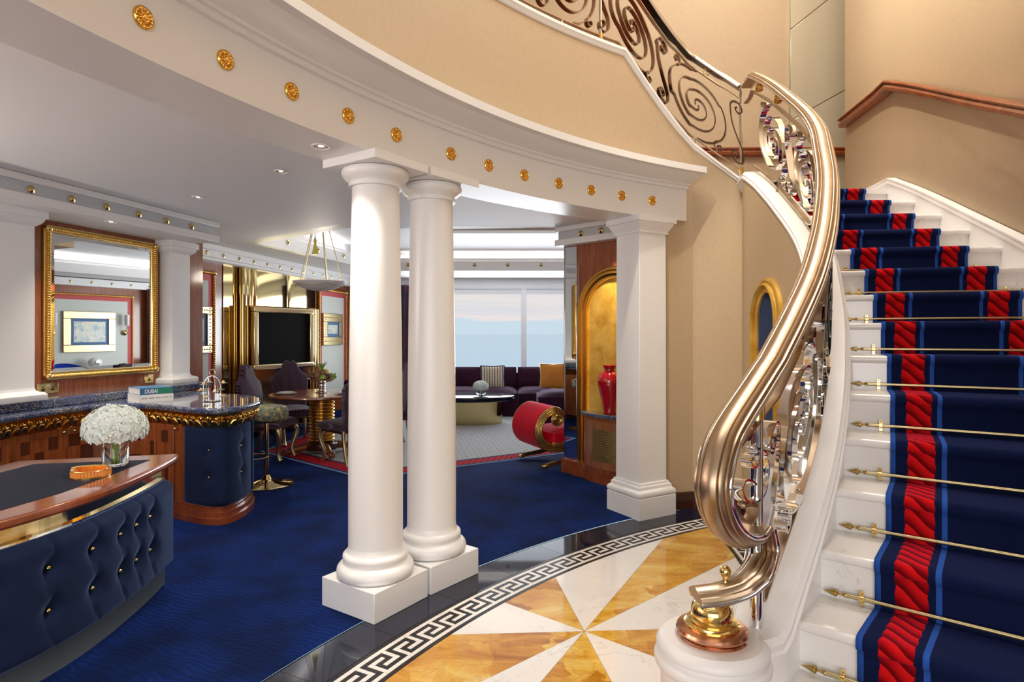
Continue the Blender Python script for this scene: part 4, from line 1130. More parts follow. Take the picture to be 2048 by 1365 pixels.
# ================================================================ bar
WA = math.atan2(.974, .2265)                                     # left wall: local x runs away from the camera, -y into the room
def wl_at(px): 
    k = (px - 1024) / F; return -5.161 / (k - .2325)
BARZ = .95
BF = [(-3.50, 2.2), (-3.58, 3.3), (-3.61, 4.34), (-3.57, 4.86), (-3.47, 5.14), (-3.29, 5.24), (-3.06, 5.19), (-2.87, 5.09), (-2.66, 4.97), (-2.48, 4.89), (-2.34, 4.88), (-2.24, 4.96), (-2.20, 5.15), (-2.22, 5.42), (-2.31, 5.65), (-2.48, 5.88), (-2.70, 6.02), (-2.98, 6.12)]
BFS = [(p[0], p[1]) for p in smooth_path([(x, y, 0) for x, y in BF], 150)]
bar = thing('bar_counter', 'curved mahogany bar with blue granite top, gilt leaf frieze and buttoned velvet end', 'bar', (-3.0, 5.2, 0))
def bo(off): return offset_poly(BFS, off)
def sub_at(pathpts, px):
    return min(range(len(pathpts) - 35), key=lambda i: abs(1024 + F * pathpts[i][0] / max(.1, pathpts[i][1]) - px))
wtop = thing('bar_worktop', 'polished blue granite worktop with raised ledge along the bar', 'worktop', (-3.0, 5.2, .9))
m = MB()
back = [wlo(6.55, .004), wlo(2.2, .004)]
poly = BFS + back
wp(MB().prism(poly, .902, BARZ), 'slab', 'blue_granite', wtop, bevel=.016, seg=3)
m = MB(); m.prism([wlo(2.2, .004), wlo(6.85, .004), wlo(6.85, .26), wlo(6.2, .32), wlo(2.2, .32)], BARZ - .001, 1.02); wp(m, 'ledge', 'blue_granite', wtop, bevel=.01)
# body, frieze, plinth
m = MB(); q = bo(.10); m.prism(q + [wlo(6.6, .003), wlo(2.2, .003)], .10, .81); wp(m, 'body', 'mahogany_v', bar, smooth=30)
m = MB(); extrude_line(m, bo(.10), [(0, .77), (-.012, .77), (-.018, .785), (-.026, .795), (-.033, .82), (-.05, .85), (-.07, .88), (-.075, .901), (0, .901)]); wp(m, 'frieze', 'acanthus_gold', bar, smooth=45)
for z0, z1, o in ((0, .055, .055), (.055, .10, .07), (.10, .125, .09)):
    i0 = sub_at(bo(.07), 352)
    m = MB(); q = bo(o)[i0 - 2:]; m.prism(q + [(-3.2, 6.1), (-3.1, 5.4)], z0, z1); wp(m, 'plinth', 'mahogany', bar, smooth=30)
# acanthus leaves of the frieze
def leaf():
    m = MB()
    for k in range(-2, 3):
        a = k * .40; P = []; R = []
        for s in np.linspace(0, 1, 7):
            P.append((math.sin(a) * .045 * s ** 1.3, .006 - .022 * s - .014 * s ** 4, .002 + math.cos(a) * .075 * s - .012 * s ** 6)); R.append(.003 + .0078 * math.sin(PI * min(1, s * .96 + .02)) ** .7)
        m.tube(P, R, 6)
    return m
fr = bo(.058); L = cum(fr); lf0 = None; nl = 0
s = .3
while s < L[-1] - .1:
    i = max(k for k in range(len(L)) if L[k] <= s); a, b = fr[i], fr[i + 1]; ang = math.atan2(b[1] - a[1], b[0] - a[0]); k = (s - L[i]) / (L[i + 1] - L[i])
    loc = (a[0] + (b[0] - a[0]) * k + 3.0, a[1] + (b[1] - a[1]) * k - 5.2, .785)
    if lf0 is None: lf0 = leaf().build('acanthus_leaf', 'gold', bar, smooth=50, loc=loc, rz=ang)
    else: inst(lf0, bar, loc, ang, (1.25, 1.2, 1.35) if nl % 2 else (-1.25, 1.2, 1.35))
    nl += 1; s += .074
# doors with inlay and knobs
def strip_on(line, i0, i1, z0, z1, o0, o1):
    m = MB(); extrude_line(m, line[i0:i1 + 1], [(-o0, z0), (-o1, z0), (-o1, z1), (-o0, z1)]); return m
body = bo(.10)
for xa, xb, kn in ((-140, 16, None), (25, 132, 122), (134, 238, 143), (242, 348, 354)):
    i0, i1 = sub_at(body, xa), sub_at(body, xb)
    o = wp(strip_on(body, i0, i1, .135, .785, 0, .014), 'door', 'mahogany_v', bar, bevel=.003)
    for k, (fa, fb, za, zb) in enumerate(((.10, .32, .62, .72), (.68, .90, .62, .72), (.42, .58, .50, .62), (.10, .25, .30, .50), (.75, .9, .30, .50))):
        a_, b_ = int(i0 + (i1 - i0) * fa), int(i0 + (i1 - i0) * fb)
        if b_ > a_:
            x = strip_on(body, a_, b_, za, zb, .012, .0155); x.v = [(p[0] - bar.location[0], p[1] - bar.location[1], p[2]) for p in x.v]; x.build('inlay', 'rosewood', o)
    if kn:
        i = sub_at(body, kn); a, b = body[i], body[i + 1]; t = np.array(b) - np.array(a); t /= np.linalg.norm(t); n_ = np.array((t[1], -t[0])); c = np.array(a) + n_ * .024
        x = MB(); x.ball((c[0] + 3.0, c[1] - 5.2, .745), (.017, .017, .015), 12, 8); x.build('knob', 'brass', o, smooth=60)
i = sub_at(body, 20); wp(strip_on(body, i, i + 1, .11, .79, 0, .016), 'brass_strip', 'brass', bar)
# buttoned velvet panels on the rounded end
def tufted(line, i0, i1, z0, z1, btn, depth, ns=60, nz=30, edge=.05, dim=.05):
    """cushioned grid following a line; btn = list of (arc length from i0, z)"""
    seg = line[i0:i1 + 1]; L = cum(seg); T = L[-1]
    g = []
    for a in np.linspace(0, 1, ns):
        s = a * T; i = min(len(L) - 2, max(k for k in range(len(L)) if L[k] <= s + 1e-9)); k = (s - L[i]) / (L[i + 1] - L[i])
        p = np.array(seg[i]) + (np.array(seg[i + 1]) - np.array(seg[i])) * k; t = np.array(seg[i + 1]) - np.array(seg[i]); t /= np.linalg.norm(t); n_ = np.array((t[1], -t[0])); row = []
        for zk in np.linspace(0, 1, nz):
            z = z0 + (z1 - z0) * zk; e = min(s, T - s, z - z0, z1 - z)
            h = depth * math.sqrt(max(0, 1 - (1 - min(1, e / edge)) ** 2))
            for bs_, bz in btn:
                r2 = math.hypot(s - bs_, z - bz); h -= depth * .62 * math.exp(-(r2 / dim) ** 2)
                if abs(s - bs_) < .09: h -= depth * .16 * math.exp(-((s - bs_ - .02 * math.sin((z - bz) * 25)) / .012) ** 2) * math.exp(-((z - bz) / .22) ** 2)
            q = p + n_ * max(.001, h); row.append((q[0], q[1], z))
        g.append(row)
    return MB().grid(g), seg, L, T
bodyL = cum(body)
def btn_world(seg, L, s, z, depth):
    i = max(k for k in range(len(L) - 1) if L[k] <= s); k = (s - L[i]) / (L[i + 1] - L[i]); p = np.array(seg[i]) + (np.array(seg[i + 1]) - np.array(seg[i])) * k
    t = np.array(seg[i + 1]) - np.array(seg[i]); t /= np.linalg.norm(t); return p + np.array((t[1], -t[0])) * depth
j0, j1 = sub_at(body, 372), None
edge_i = max(range(len(body)), key=lambda i: 1024 + F * body[i][0] / body[i][1])
spl = edge_i - 4
for a_, b_ in ((j0, spl), (spl + 1, min(len(body) - 1, spl + 26))):
    T = bodyL[b_] - bodyL[a_]; bt = [(T * .36, .60), (T * .74, .60), (T * .36, .38), (T * .74, .38)]
    g, seg, LL, T = tufted(body, a_, b_, .14, .79, bt, .035, 44, 34, .04, .045)
    o = wp(g, 'velvet_panel', 'navy_velvet', bar, smooth=80)
    for s_, z_ in bt:
        p = btn_world(seg, LL, s_, z_, .016); x = MB(); x.ball((p[0] + 3.0, p[1] - 5.2, z_), .010, 10, 6); x.build('button', 'bright_gold', o, smooth=60)

# ---- bar stool
t = thing('bar_stool', 'round bar stool with mottled grey-gold cushion on a brass pole', 'stool', (-2.50, 6.26, .004))
MB().lathe([(.19, .66), (.205, .67), (.212, .70), (.212, .755), (.20, .785), (.17, .80), (.10, .806), (0, .807)], 40).build('cushion', 'stool_fabric', t, smooth=50)
MB().lathe([(.16, .645), (.19, .662), (0, .663)], 32).build('seat_base', 'brass', t, smooth=40)
MB().lathe([(.024, .04), (.024, .65)], 20).build('pole', 'polished_brass', t, smooth=40)
MB().lathe([(.265, 0), (.265, .008), (.25, .014), (.12, .03), (.05, .055), (.035, .09), (.03, .10)], 48).build('base', 'polished_brass', t, smooth=35)
MB().tube([(.15 * math.cos(a) - .13, .15 * math.sin(a), .28) for a in np.linspace(0, 2 * PI, 33)[:-1]], .009, 8, loop=True).build('footrest', 'polished_brass', t, smooth=40)

# ---- mirror in a gilt rope frame
dA, dB, zA, zB = wl_at(85), wl_at(310), 1.155, 2.46
LW = (dB - dA) / .974; o0 = wlo(dA, .002)
mir = thing('wall_mirror', 'large mirror in a gilt rope frame above the bar', 'mirror', (o0[0], o0[1], zA), WA)
HM = zB - zA
def rope_bar(m, a, b, r=.020, pitch=.021):
    a, b = Vector(a), Vector(b); L_ = (b - a).length; u = (b - a) / L_; n_ = int(L_ / pitch); up = Vector((0, -1, 0)); sd = u.cross(up)
    R = Matrix((u, sd, up)).transposed().to_4x4() @ Matrix.Rotation(.6, 4, 'Z')
    for i in range(n_): m.ball(a + u * (i + .5) * L_ / n_, (r * .62, r * 1.1, r), 8, 6, R)
    return m
fw = .05
for a, b in (((fw, -.03, fw / 2), (LW - fw, -.03, fw / 2)), ((fw, -.03, HM - fw / 2), (LW - fw, -.03, HM - fw / 2)), ((fw / 2, -.03, fw), (fw / 2, -.03, HM - fw)), ((LW - fw / 2, -.03, fw), (LW - fw / 2, -.03, HM - fw))):
    o = rope_bar(MB(), a, b).build('rope_moulding', 'gold', mir, smooth=60)
    c = [(a[i] + b[i]) / 2 for i in range(3)]; hz = abs(b[0] - a[0]) > .1
    MB().box((c[0], -.013, c[2]), (abs(b[0] - a[0]) + .05 if hz else .064, .026, .064 if hz else abs(b[2] - a[2]) + .05)).build('frame_backing', 'bright_gold', mir, bevel=.006)
for x in (fw / 2, LW - fw / 2):
    for z in (fw / 2, HM - fw / 2): MB().ball((x, -.034, z), .03, 14, 8).build('corner_boss', 'bright_gold', mir, smooth=60)
b_ = .035; x0, x1, z0, z1 = fw + .004, LW - fw - .004, fw + .004, HM - fw - .004
MB().add([(x0, -.012, z0), (x1, -.012, z0), (x1, -.012, z1), (x0, -.012, z1), (x0 + b_, -.017, z0 + b_), (x1 - b_, -.017, z0 + b_), (x1 - b_, -.017, z1 - b_), (x0 + b_, -.017, z1 - b_)],
         [(4, 5, 6, 7), (0, 1, 5, 4), (1, 2, 6, 5), (2, 3, 7, 6), (3, 0, 4, 7)]).build('glass', 'mirror', mir, fix=False)
# sockets
def socket(px, py, w, label, n_):
    d = wl_at(px); p = wlo(d, .002); t = thing('wall_socket', label, 'socket', (p[0], p[1], EYE - (py - YH) * d / F), WA, 'brass wall sockets')
    MB().box((0, -.004, 0), (w, .008, .088)).build('plate', 'brass', t, bevel=.003)
    for k in range(n_):
        x = (k - (n_ - 1) / 2) * .085
        MB().box((x, -.009, -.012), (.028, .003, .020)).build('outlet', 'black', t); MB().box((x, -.009, .010), (.008, .003, .012)).build('outlet', 'black', t)
    MB().box((0.0, -.010, .022), (.018, .006, .022)).build('switch', 'chrome', t, bevel=.002)
socket(94, 777, .19, 'double brass socket below the left corner of the gilt mirror', 2)
socket(297, 758, .11, 'single brass socket below the right corner of the gilt mirror', 1)

# ---- books on the bar
def text_mesh(s, size, depth=.0008):
    c = bpy.data.curves.new('txt', 'FONT'); c.body = s; c.size = size; c.extrude = depth; c.align_x = 'LEFT'
    o = bpy.data.objects.new('txt', c); COL.objects.link(o); dg = bpy.context.evaluated_depsgraph_get(); me = bpy.data.meshes.new_from_object(o.evaluated_get(dg)); bpy.data.objects.remove(o); return me
bx, by = U(279, 807, BARZ); ba = math.atan2(.196, .168)
def book(name, label, z, th, w, dp, cover, mats, dx=0, dy=0, rz=ba):
    t = thing(name, label, 'book', (bx + dx, by + dy, z), rz, 'books on the bar')
    # local x along the spine, y towards the fore edge
    MB().box((w / 2, dp / 2, th / 2), (w - .006, dp - .008, th - .006)).build('pages', 'paper', t)
    MB().box((w / 2, dp / 2, .0015), (w, dp, .003)).build('cover', cover, t); MB().box((w / 2, dp / 2, th - .0015), (w, dp, .003)).build('cover', cover, t)
    MB().box((w / 2, .002, th / 2), (w, .005, th)).build('spine', cover, t)
    return t
b1 = book('book', 'thick white book at the bottom of the pile on the bar', BARZ + .0005, .066, .27, .30, 'book_white', None)
for k in range(26):
    if k % 6 == 5: continue
    MB().box((.018 + k * .0093, -.0008, .036), (.006, .0012, .010)).build('lettering', 'ink', b1)
b2 = book('book', 'blue and green book lettered DUBAI on top of the pile on the bar', BARZ + .067, .056, .262, .29, 'book_blue', None, .002, .004)
me = text_mesh('DUBAI', .058); o = bpy.data.objects.new('lettering', me); COL.objects.link(o); me.materials.append(MAT['letter_white']); o.parent = b2; o.location = (.035, -.0015, .012); o.rotation_euler = (PI / 2, 0, 0); o.scale = (.62, .85, 1)
MB().box((.19, -.0012, .028), (.135, .002, .050)).build('spine_band', 'book_green', b2)

# ---- tiered stand of small cakes
cx, cy = U(424, 803, BARZ)
cs = thing('cake_stand', 'wire stand with small plates of canapes on the end of the bar', 'stand', (cx, cy, BARZ))
MB().lathe([(.075, 0), (.078, .004), (.074, .007), (.06, .008)], 32).build('base', 'silver', cs, smooth=40)
for k in range(3):
    a = k * PI / 3 + .3; P = [(.068 * math.cos(a) * s, .068 * math.sin(a) * s, z) for s, z in ((1, .006), (1.02, .10), (.95, .15), (.72, .19), (.38, .215), (0, .222), (-.38, .215), (-.72, .19), (-.95, .15), (-1.02, .10), (-1, .006))]
    MB().tube(smooth_path(P, 30), .003, 6).build('wire', 'silver', cs, smooth=40)
MB().tube([(.026 * math.cos(a), 0, .252 + .026 * math.sin(a)) for a in np.linspace(0, 2 * PI, 21)[:-1]], .003, 6, loop=True).build('ring_handle', 'silver', cs, smooth=40)
pm = None
for k, (a, z) in enumerate(((.2, .155), (2.3, .155), (4.4, .15), (1.2, .09), (3.3, .09), (5.4, .085), (.4, .035), (2.5, .035), (4.5, .03))):
    x, y = .092 * math.cos(a), .092 * math.sin(a)
    pl = MB().lathe([(.026, 0), (.034, .004), (.033, .006), (.02, .003), (0, .003)], 16).build('plate', 'silver', cs, smooth=40, loc=(x, y, z)) if k == 0 else inst(pm, cs, (x, y, z))
    if k == 0: pm = pl
    mm = MB(); mm.ball((0, 0, .012), (.014, .014, .010), 8, 6); mm.ball((.004, -.004, .022), (.008, .008, .007), 8, 5)
    x_ = mm.build('canape', ['pastry', 'cream_pastry', 'red_enamel', 'leaf_green'][k % 4] if k % 4 != 2 else 'pastry', pl, smooth=60)

# ================================================================ desk
DZ = .78
DF = [(-2.26, 2.02), (-2.13, 2.40), (-2.05, 2.66), (-2.01, 2.90), (-2.005, 3.10), (-2.02, 3.35), (-2.05, 3.60), (-2.085, 3.80)]
DFS = [(p[0], p[1]) for p in smooth_path([(x, y, 0) for x, y in DF], 60)]
DBK = [(-2.12, 3.92), (-2.97, 3.70), (-3.02, 2.25), (-2.32, 1.98)]
desk = thing('desk', 'bow-fronted desk with wooden top, navy leather inset and buttoned blue velvet front', 'desk', (-2.4, 3.0, .004))
def dwp(m, name, mat, **k): m.v = [(x + 2.4, y - 3.0, z - .004) for x, y, z in m.v]; return m.build(name, mat, desk, **k)
top = DFS + DBK
dwp(MB().prism(top, DZ - .045, DZ), 'desk_top', 'mahogany', bevel=.014, seg=3)
dwp(MB().prism([(-2.19, 3.72), (-2.80, 3.60), (-2.86, 2.40), (-2.40, 2.22), (-2.22, 2.62), (-2.165, 2.95), (-2.165, 3.30)], DZ - .001, DZ + .0016), 'leather_inset', 'leather')
fin_ = offset_poly(DFS, .055)
# recessed mirror band, velvet apron and kick strip
m = MB(); q = fin_ + [(-2.16, 3.82), (-2.88, 3.62), (-2.92, 2.3), (-2.38, 2.06)]; dwp(MB().prism(offset_poly(fin_, .03) + [(-2.20, 3.80), (-2.85, 3.60), (-2.90, 2.35), (-2.40, 2.10)], .02, DZ - .045), 'carcass', 'mahogany_v')
m = MB(); extrude_line(m, offset_poly(fin_, .02), [(.012, .655), (0, .655), (0, DZ - .045), (.012, DZ - .045)]); dwp(m, 'mirror_band', 'polished_brass')
m = MB(); extrude_line(m, offset_poly(fin_, .01), [(.02, .645), (-.012, .645), (-.012, .657), (.02, .657)]); dwp(m, 'chrome_strip', 'chrome')
def d_len(d_):
    Lq = cum(fin_); i = min(range(len(fin_)), key=lambda k: abs(fin_[k][1] - d_)); return Lq[i]
bt = [(d_len(d_), z) for d_ in (2.25, 2.48, 2.73, 2.966, 3.18, 3.35, 3.50) for z in (.505, .315)]
ext_line = fin_ + [(-2.125, 3.86), (-2.15, 3.90)]
g, seg, LL, T = tufted(fin_, 0, len(fin_) - 1, .13, .645, bt, .062, 150, 60, .055, .050)
vp = dwp(g, 'velvet_front', 'navy_velvet', smooth=80)
for s_, z_ in bt:
    p = btn_world(seg, LL, s_, z_, .030); x = MB(); x.ball((p[0] + 2.4, p[1] - 3.0, z_ - .004), .012, 12, 8); x.build('button', 'bright_gold', vp, smooth=60)
m = MB(); extrude_line(m, offset_poly(fin_, .0), [(.02, .0), (0, .0), (0, .128), (.02, .128)]); dwp(m, 'kick_strip', 'kick_grey')

# ---- hydrangea in a glass cylinder
def hydrangea(m, c, r, n, ps, flat=.75):
    random.seed(3)
    for k in range(n):
        z = random.uniform(-.40, 1); a = random.uniform(0, 2 * PI); q = math.sqrt(max(0, 1 - z * z)); d = Vector((q * math.cos(a), q * math.sin(a), z)); 
        R = d.to_track_quat('Z', 'Y').to_matrix().to_4x4(); p = Vector(c) + Vector((d.x * r, d.y * r, d.z * r * flat)) * random.uniform(.94, 1.04)
        tw = random.uniform(0, PI)
        for e in range(4):
            b = tw + e * PI / 2; M_ = R @ Matrix.Rotation(b, 4, 'Z'); L_ = ps * random.uniform(.8, 1.15)
            vs = [M_ @ Vector(v) for v in ((0, 0, 0), (L_ * .5, -L_ * .42, L_ * .14), (L_, 0, L_ * random.uniform(-.05, .3)), (L_ * .5, L_ * .42, L_ * .14))]
            m.add([p + v for v in vs], [(0, 1, 2), (0, 2, 3)])
    return m
vx, vy = U(231, 931, DZ)
fv = thing('flower_vase', 'clear glass cylinder of white hydrangeas on the desk', 'vase', (vx, vy, DZ + .0016))
MB().lathe([(0, .0), (.066, .0), (.068, .003), (.068, .155), (.064, .155), (.064, .010), (0, .009)], 48, cap=False).build('glass_cylinder', 'glass', fv, smooth=40)
m = MB(); hydrangea(m, (0, 0, .212), .160, 1100, .025, .82); m.ball((0, 0, .235), (.150, .150, .098), 20, 10); m.build('flower_head', 'petal', fv, fix=False)
for k in range(6):
    a = k * 1.05; MB().tube([(.022 * math.cos(a + 2), .022 * math.sin(a + 2), .014), (.012 * math.cos(a), .012 * math.sin(a), .09), (.03 * math.cos(a), .03 * math.sin(a), .18)], .006, 7).build('stem', 'stem_green', fv, smooth=50)
# ---- round orange box
ox, oy = U(182, 953, DZ)
ob = thing('round_dish', 'round orange fluted dish with gold rims on the desk', 'dish', (ox, oy, DZ + .0004))
m = MB()
for k in range(36):
    a = 2 * PI * k / 36; m.lathe([(.0088, .008), (.0088, .036)], 8, (.084 * math.cos(a), .084 * math.sin(a), 0))
m.lathe([(.084, .006), (.084, .038), (.078, .038), (.078, .012), (0, .011)], 48, cap=False); m.build('body', 'orange_enamel', ob, smooth=40)
MB().lathe([(.085, 0), (.094, .001), (.094, .007), (.085, .008), (0, .008)], 48).build('foot_rim', 'bright_gold', ob, smooth=40)
MB().lathe([(.077, .036), (.077, .040), (.092, .041), (.094, .038), (.090, .035)], 48, cap=False).build('top_rim', 'bright_gold', ob, smooth=40)
m = MB(); m.tube([(-.105, 0, .040), (-.08, .01, .047), (0, .03, .050), (.055, .045, .046)], .006, 8); m.build('clasp', 'bright_gold', ob, smooth=40)

# ---- added fill uplights left of the view, brightening the room ceiling
for k_, (d_, lb_) in enumerate(((2.3, 'added off-view brass fill uplight on the panelled wall, next to the left pillar'), (.6, 'added off-view brass fill uplight on the panelled wall, farthest from the gilt mirror'))):
    p = wlo(d_, .002); t = thing('fill_uplight', lb_, 'sconce', (p[0], p[1], 1.85), WA, 'bar wall fill uplights')
    MB().lathe([(0, 0), (.05, .01), (.11, .06), (.14, .12), (.135, .12), (.10, .065), (.04, .02), (0, .015)], 32, (0, -.16, 0), cap=False).build('bowl', 'brass', t, smooth=50)
    MB().tube([(0, 0, .0), (0, -.08, -.03), (0, -.16, .01)], .012, 8).build('arm', 'brass', t, smooth=50)
    l = bpy.data.lights.new('fill_uplight_lamp', 'POINT'); l.energy = 170; l.shadow_soft_size = .08; l.color = (1, .94, .86); o = bpy.data.objects.new('fill_uplight_lamp', l); COL.objects.link(o); o.parent = t; o.location = (0, -.16, .13)
# ================================================================ television wall
def tv_local(name, label, cat, d, off, z, group=None):
    p = wto(d, off); return thing(name, label, cat, (p[0], p[1], z), TA, group)
# wall panels with red band and gilt rope edge (setting)
def wall_panel(parent, origin, ang, L_, z0, z1):
    e = bpy.data.objects.new('wall_panel', None); COL.objects.link(e); e.parent = parent; e.location = (origin[0], origin[1], z0); e.rotation_euler = (0, 0, ang); H = z1 - z0
    MB().box((L_ / 2, -.008, H / 2), (L_, .016, H)).build('red_band', 'red_band', e)
    MB().box((L_ / 2, -.012, H / 2), (L_ - .22, .018, H - .22)).build('pale_field', 'pale_panel', e)
    for a, b in (((0, -.022, 0), (L_, -.022, 0)), ((0, -.022, H), (L_, -.022, H)), ((0, -.022, 0), (0, -.022, H)), ((L_, -.022, 0), (L_, -.022, H))):
        rope_bar(MB(), a, b, .026, .03).build('rope_moulding', 'gold', e, smooth=60)
    for x in (0, L_):
        for z in (0, H): MB().ball((x, -.03, z), .036, 10, 6).build('corner_boss', 'bright_gold', e, smooth=60)
    return e
p0 = wto(7.25, .002); wall_panel(wtv, p0, TA, (wt_at(424) - 7.25) / .988, .25, 2.36)
p0 = wto(wt_at(636), .002); wall_panel(wtv, p0, TA, (wt_at(690) - wt_at(636)) / .988, .25, 2.36)
def framed_picture(label, origin, ang, w, h, fw, beads=True, mat='pale_gold', group='framed pictures'):
    t = thing('framed_picture', label, 'picture', origin, ang, group)
    for a, b, c, s in ((w / 2, h - fw / 2, w, fw), (w / 2, fw / 2, w, fw)): MB().box((a, -.018, b), (c, .036, s)).build('frame', mat, t, bevel=.008)
    for x in (fw / 2, w - fw / 2): MB().box((x, -.018, h / 2), (fw, .036, h - 2 * fw)).build('frame', mat, t, bevel=.008)
    if beads:
        m = MB(); n1 = int(h / .045)
        for k in range(n1):
            for x in (fw / 2, w - fw / 2): m.ball((x, -.038, (k + .5) * h / n1), .010, 6, 4)
        n2 = int(w / .045)
        for k in range(n2):
            for z in (fw / 2, h - fw / 2): m.ball(((k + .5) * w / n2, -.038, z), .010, 6, 4)
        m.build('beading', 'gold', t, smooth=60)
    MB().box((w / 2, -.010, h / 2), (w - 2 * fw, .012, h - 2 * fw)).build('mount', 'mat_blue', t)
    MB().box((w / 2, -.0165, h / 2), (w - 2 * fw - .12, .003, h - 2 * fw - .12)).build('print', 'watercolour', t)
    return t
d2 = wt_at(641); p0 = wto(d2, .03); framed_picture('small gilt-framed watercolour on the pale panel right of the television', (p0[0], p0[1], 1.31), TA, (wt_at(680) - d2) / .988, .61, .16)
d2 = wt_at(416); p0 = wto(7.45, .03); framed_picture('gilt-framed picture half hidden behind the mahogany pillar', (p0[0], p0[1], 1.28), TA, (d2 - 7.45) / .988, .62, .10)

# brass alcove: flat sheet, half-round columns, bowed sheets
br = thing('brass_alcove', 'polished brass wall lining with round columns behind the television', 'wall lining', (*wto(8.6, .002), .0), TA)
dd = lambda px: (wt_at(px) - 8.6) / .988
def bowed(x0, x1, z0, z1, bow, mat='polished_brass', nm='brass_sheet'):
    g = [[(x0 + (x1 - x0) * a, -.01 - bow * math.sin(PI * a) ** .6 if bow > 0 else -.01, z) for z in (z0, z1)] for a in np.linspace(0, 1, 24)]
    return MB().grid(g).build(nm, mat, br, smooth=60)
bowed(dd(445), dd(474), .1, 2.5, .0); 
for px, r in ((478, .055), (486.5, .05), (498, .06)): MB().lathe([(r, .05), (r, 2.5)], 28, (dd(px), -.06, 0)).build('brass_column', 'polished_brass', br, smooth=60)
e0, e1 = dd(503), dd(632); n_b = 2; 
for k in range(n_b): bowed(e0 + (e1 - e0) * k / n_b, e0 + (e1 - e0) * (k + 1) / n_b, .1, 2.5, .05)
MB().box(((dd(445) + e1) / 2, -.02, .05), (e1 - dd(445), .04, .10)).build('plinth', 'polished_brass', br)
# television turned towards the room
TL, TR = np.array((-3.79, 8.93)), np.array((-3.25, 9.97)); tu = (TR - TL) / np.linalg.norm(TR - TL); TVA = math.atan2(tu[1], tu[0]); TW_ = float(np.linalg.norm(TR - TL))
tv = thing('television', 'flat black television in a wide gilt frame angled out from the brass wall', 'television', (TL[0], TL[1], 1.0), TVA)
TH = .93; fw_ = .085
for a, b, c, s in ((TW_ / 2, TH - fw_ / 2, TW_, fw_), (TW_ / 2, fw_ / 2, TW_, fw_)): MB().box((a, -.03, b), (c, .08, s)).build('frame', 'frame_gold', tv, bevel=.02, seg=3)
for x in (fw_ / 2, TW_ - fw_ / 2): MB().box((x, -.03, TH / 2), (fw_, .08, TH - 2 * fw_ + .02)).build('frame', 'frame_gold', tv, bevel=.02, seg=3)
MB().box((TW_ / 2, -.012, TH / 2), (TW_ - 2 * fw_ + .01, .02, TH - 2 * fw_ + .01)).build('screen', 'black_screen', tv)
MB().prism([(0, .02), (TW_ + .12, .02), (TW_ + .12, .32), (.1, .16)], -.9, TH + .02).build('housing', 'polished_brass', tv)
for x in (TW_ + .05, TW_ + .11): MB().lathe([(.03, -.9), (.03, TH)], 20, (x, .0, 0)).build('brass_column', 'polished_brass', tv, smooth=60)

# ================================================================ dining group
dt = thing('dining_table', 'round wooden dining table on a ribbed gold column', 'table', (-2.45, 7.92, .01))
MB().lathe([(0, .725), (.60, .725), (.625, .732), (.64, .745), (.638, .758), (.625, .766), (.58, .768), (0, .768)], 72, cap=False).build('table_top', 'mahogany', dt, smooth=40)
pr = [(.10, .14)]
for k in range(13):
    z = .15 + k * .043; pr += [(.135, z), (.158, z + .008), (.166, z + .021), (.158, z + .035), (.135, z + .042)]
pr += [(.12, .72)]
MB().lathe(pr, 44).build('column', 'gold', dt, smooth=70)
MB().lathe([(.20, .05), (.21, .07), (.20, .12), (.15, .15), (.1, .155)], 40).build('column_base', 'dark_wood', dt, smooth=40)
for k in range(4):
    a = k * PI / 2 + .55
    P = [(.12, .09), (.24, .085), (.34, .06), (.42, .045), (.47, .055)]
    m = MB(); m.tube([(r * math.cos(a), r * math.sin(a), z) for r, z in P], [.06, .052, .042, .038, .03], 10); m.lathe([(.032, -.035), (.042, -.02), (.042, .02), (.032, .035)], 14, (.46 * math.cos(a), .46 * math.sin(a), .042), m=Matrix.Rotation(a, 4, 'Z') @ Matrix.Rotation(PI / 2, 4, 'X')); m.build('scroll_foot', 'mahogany', dt, smooth=50)
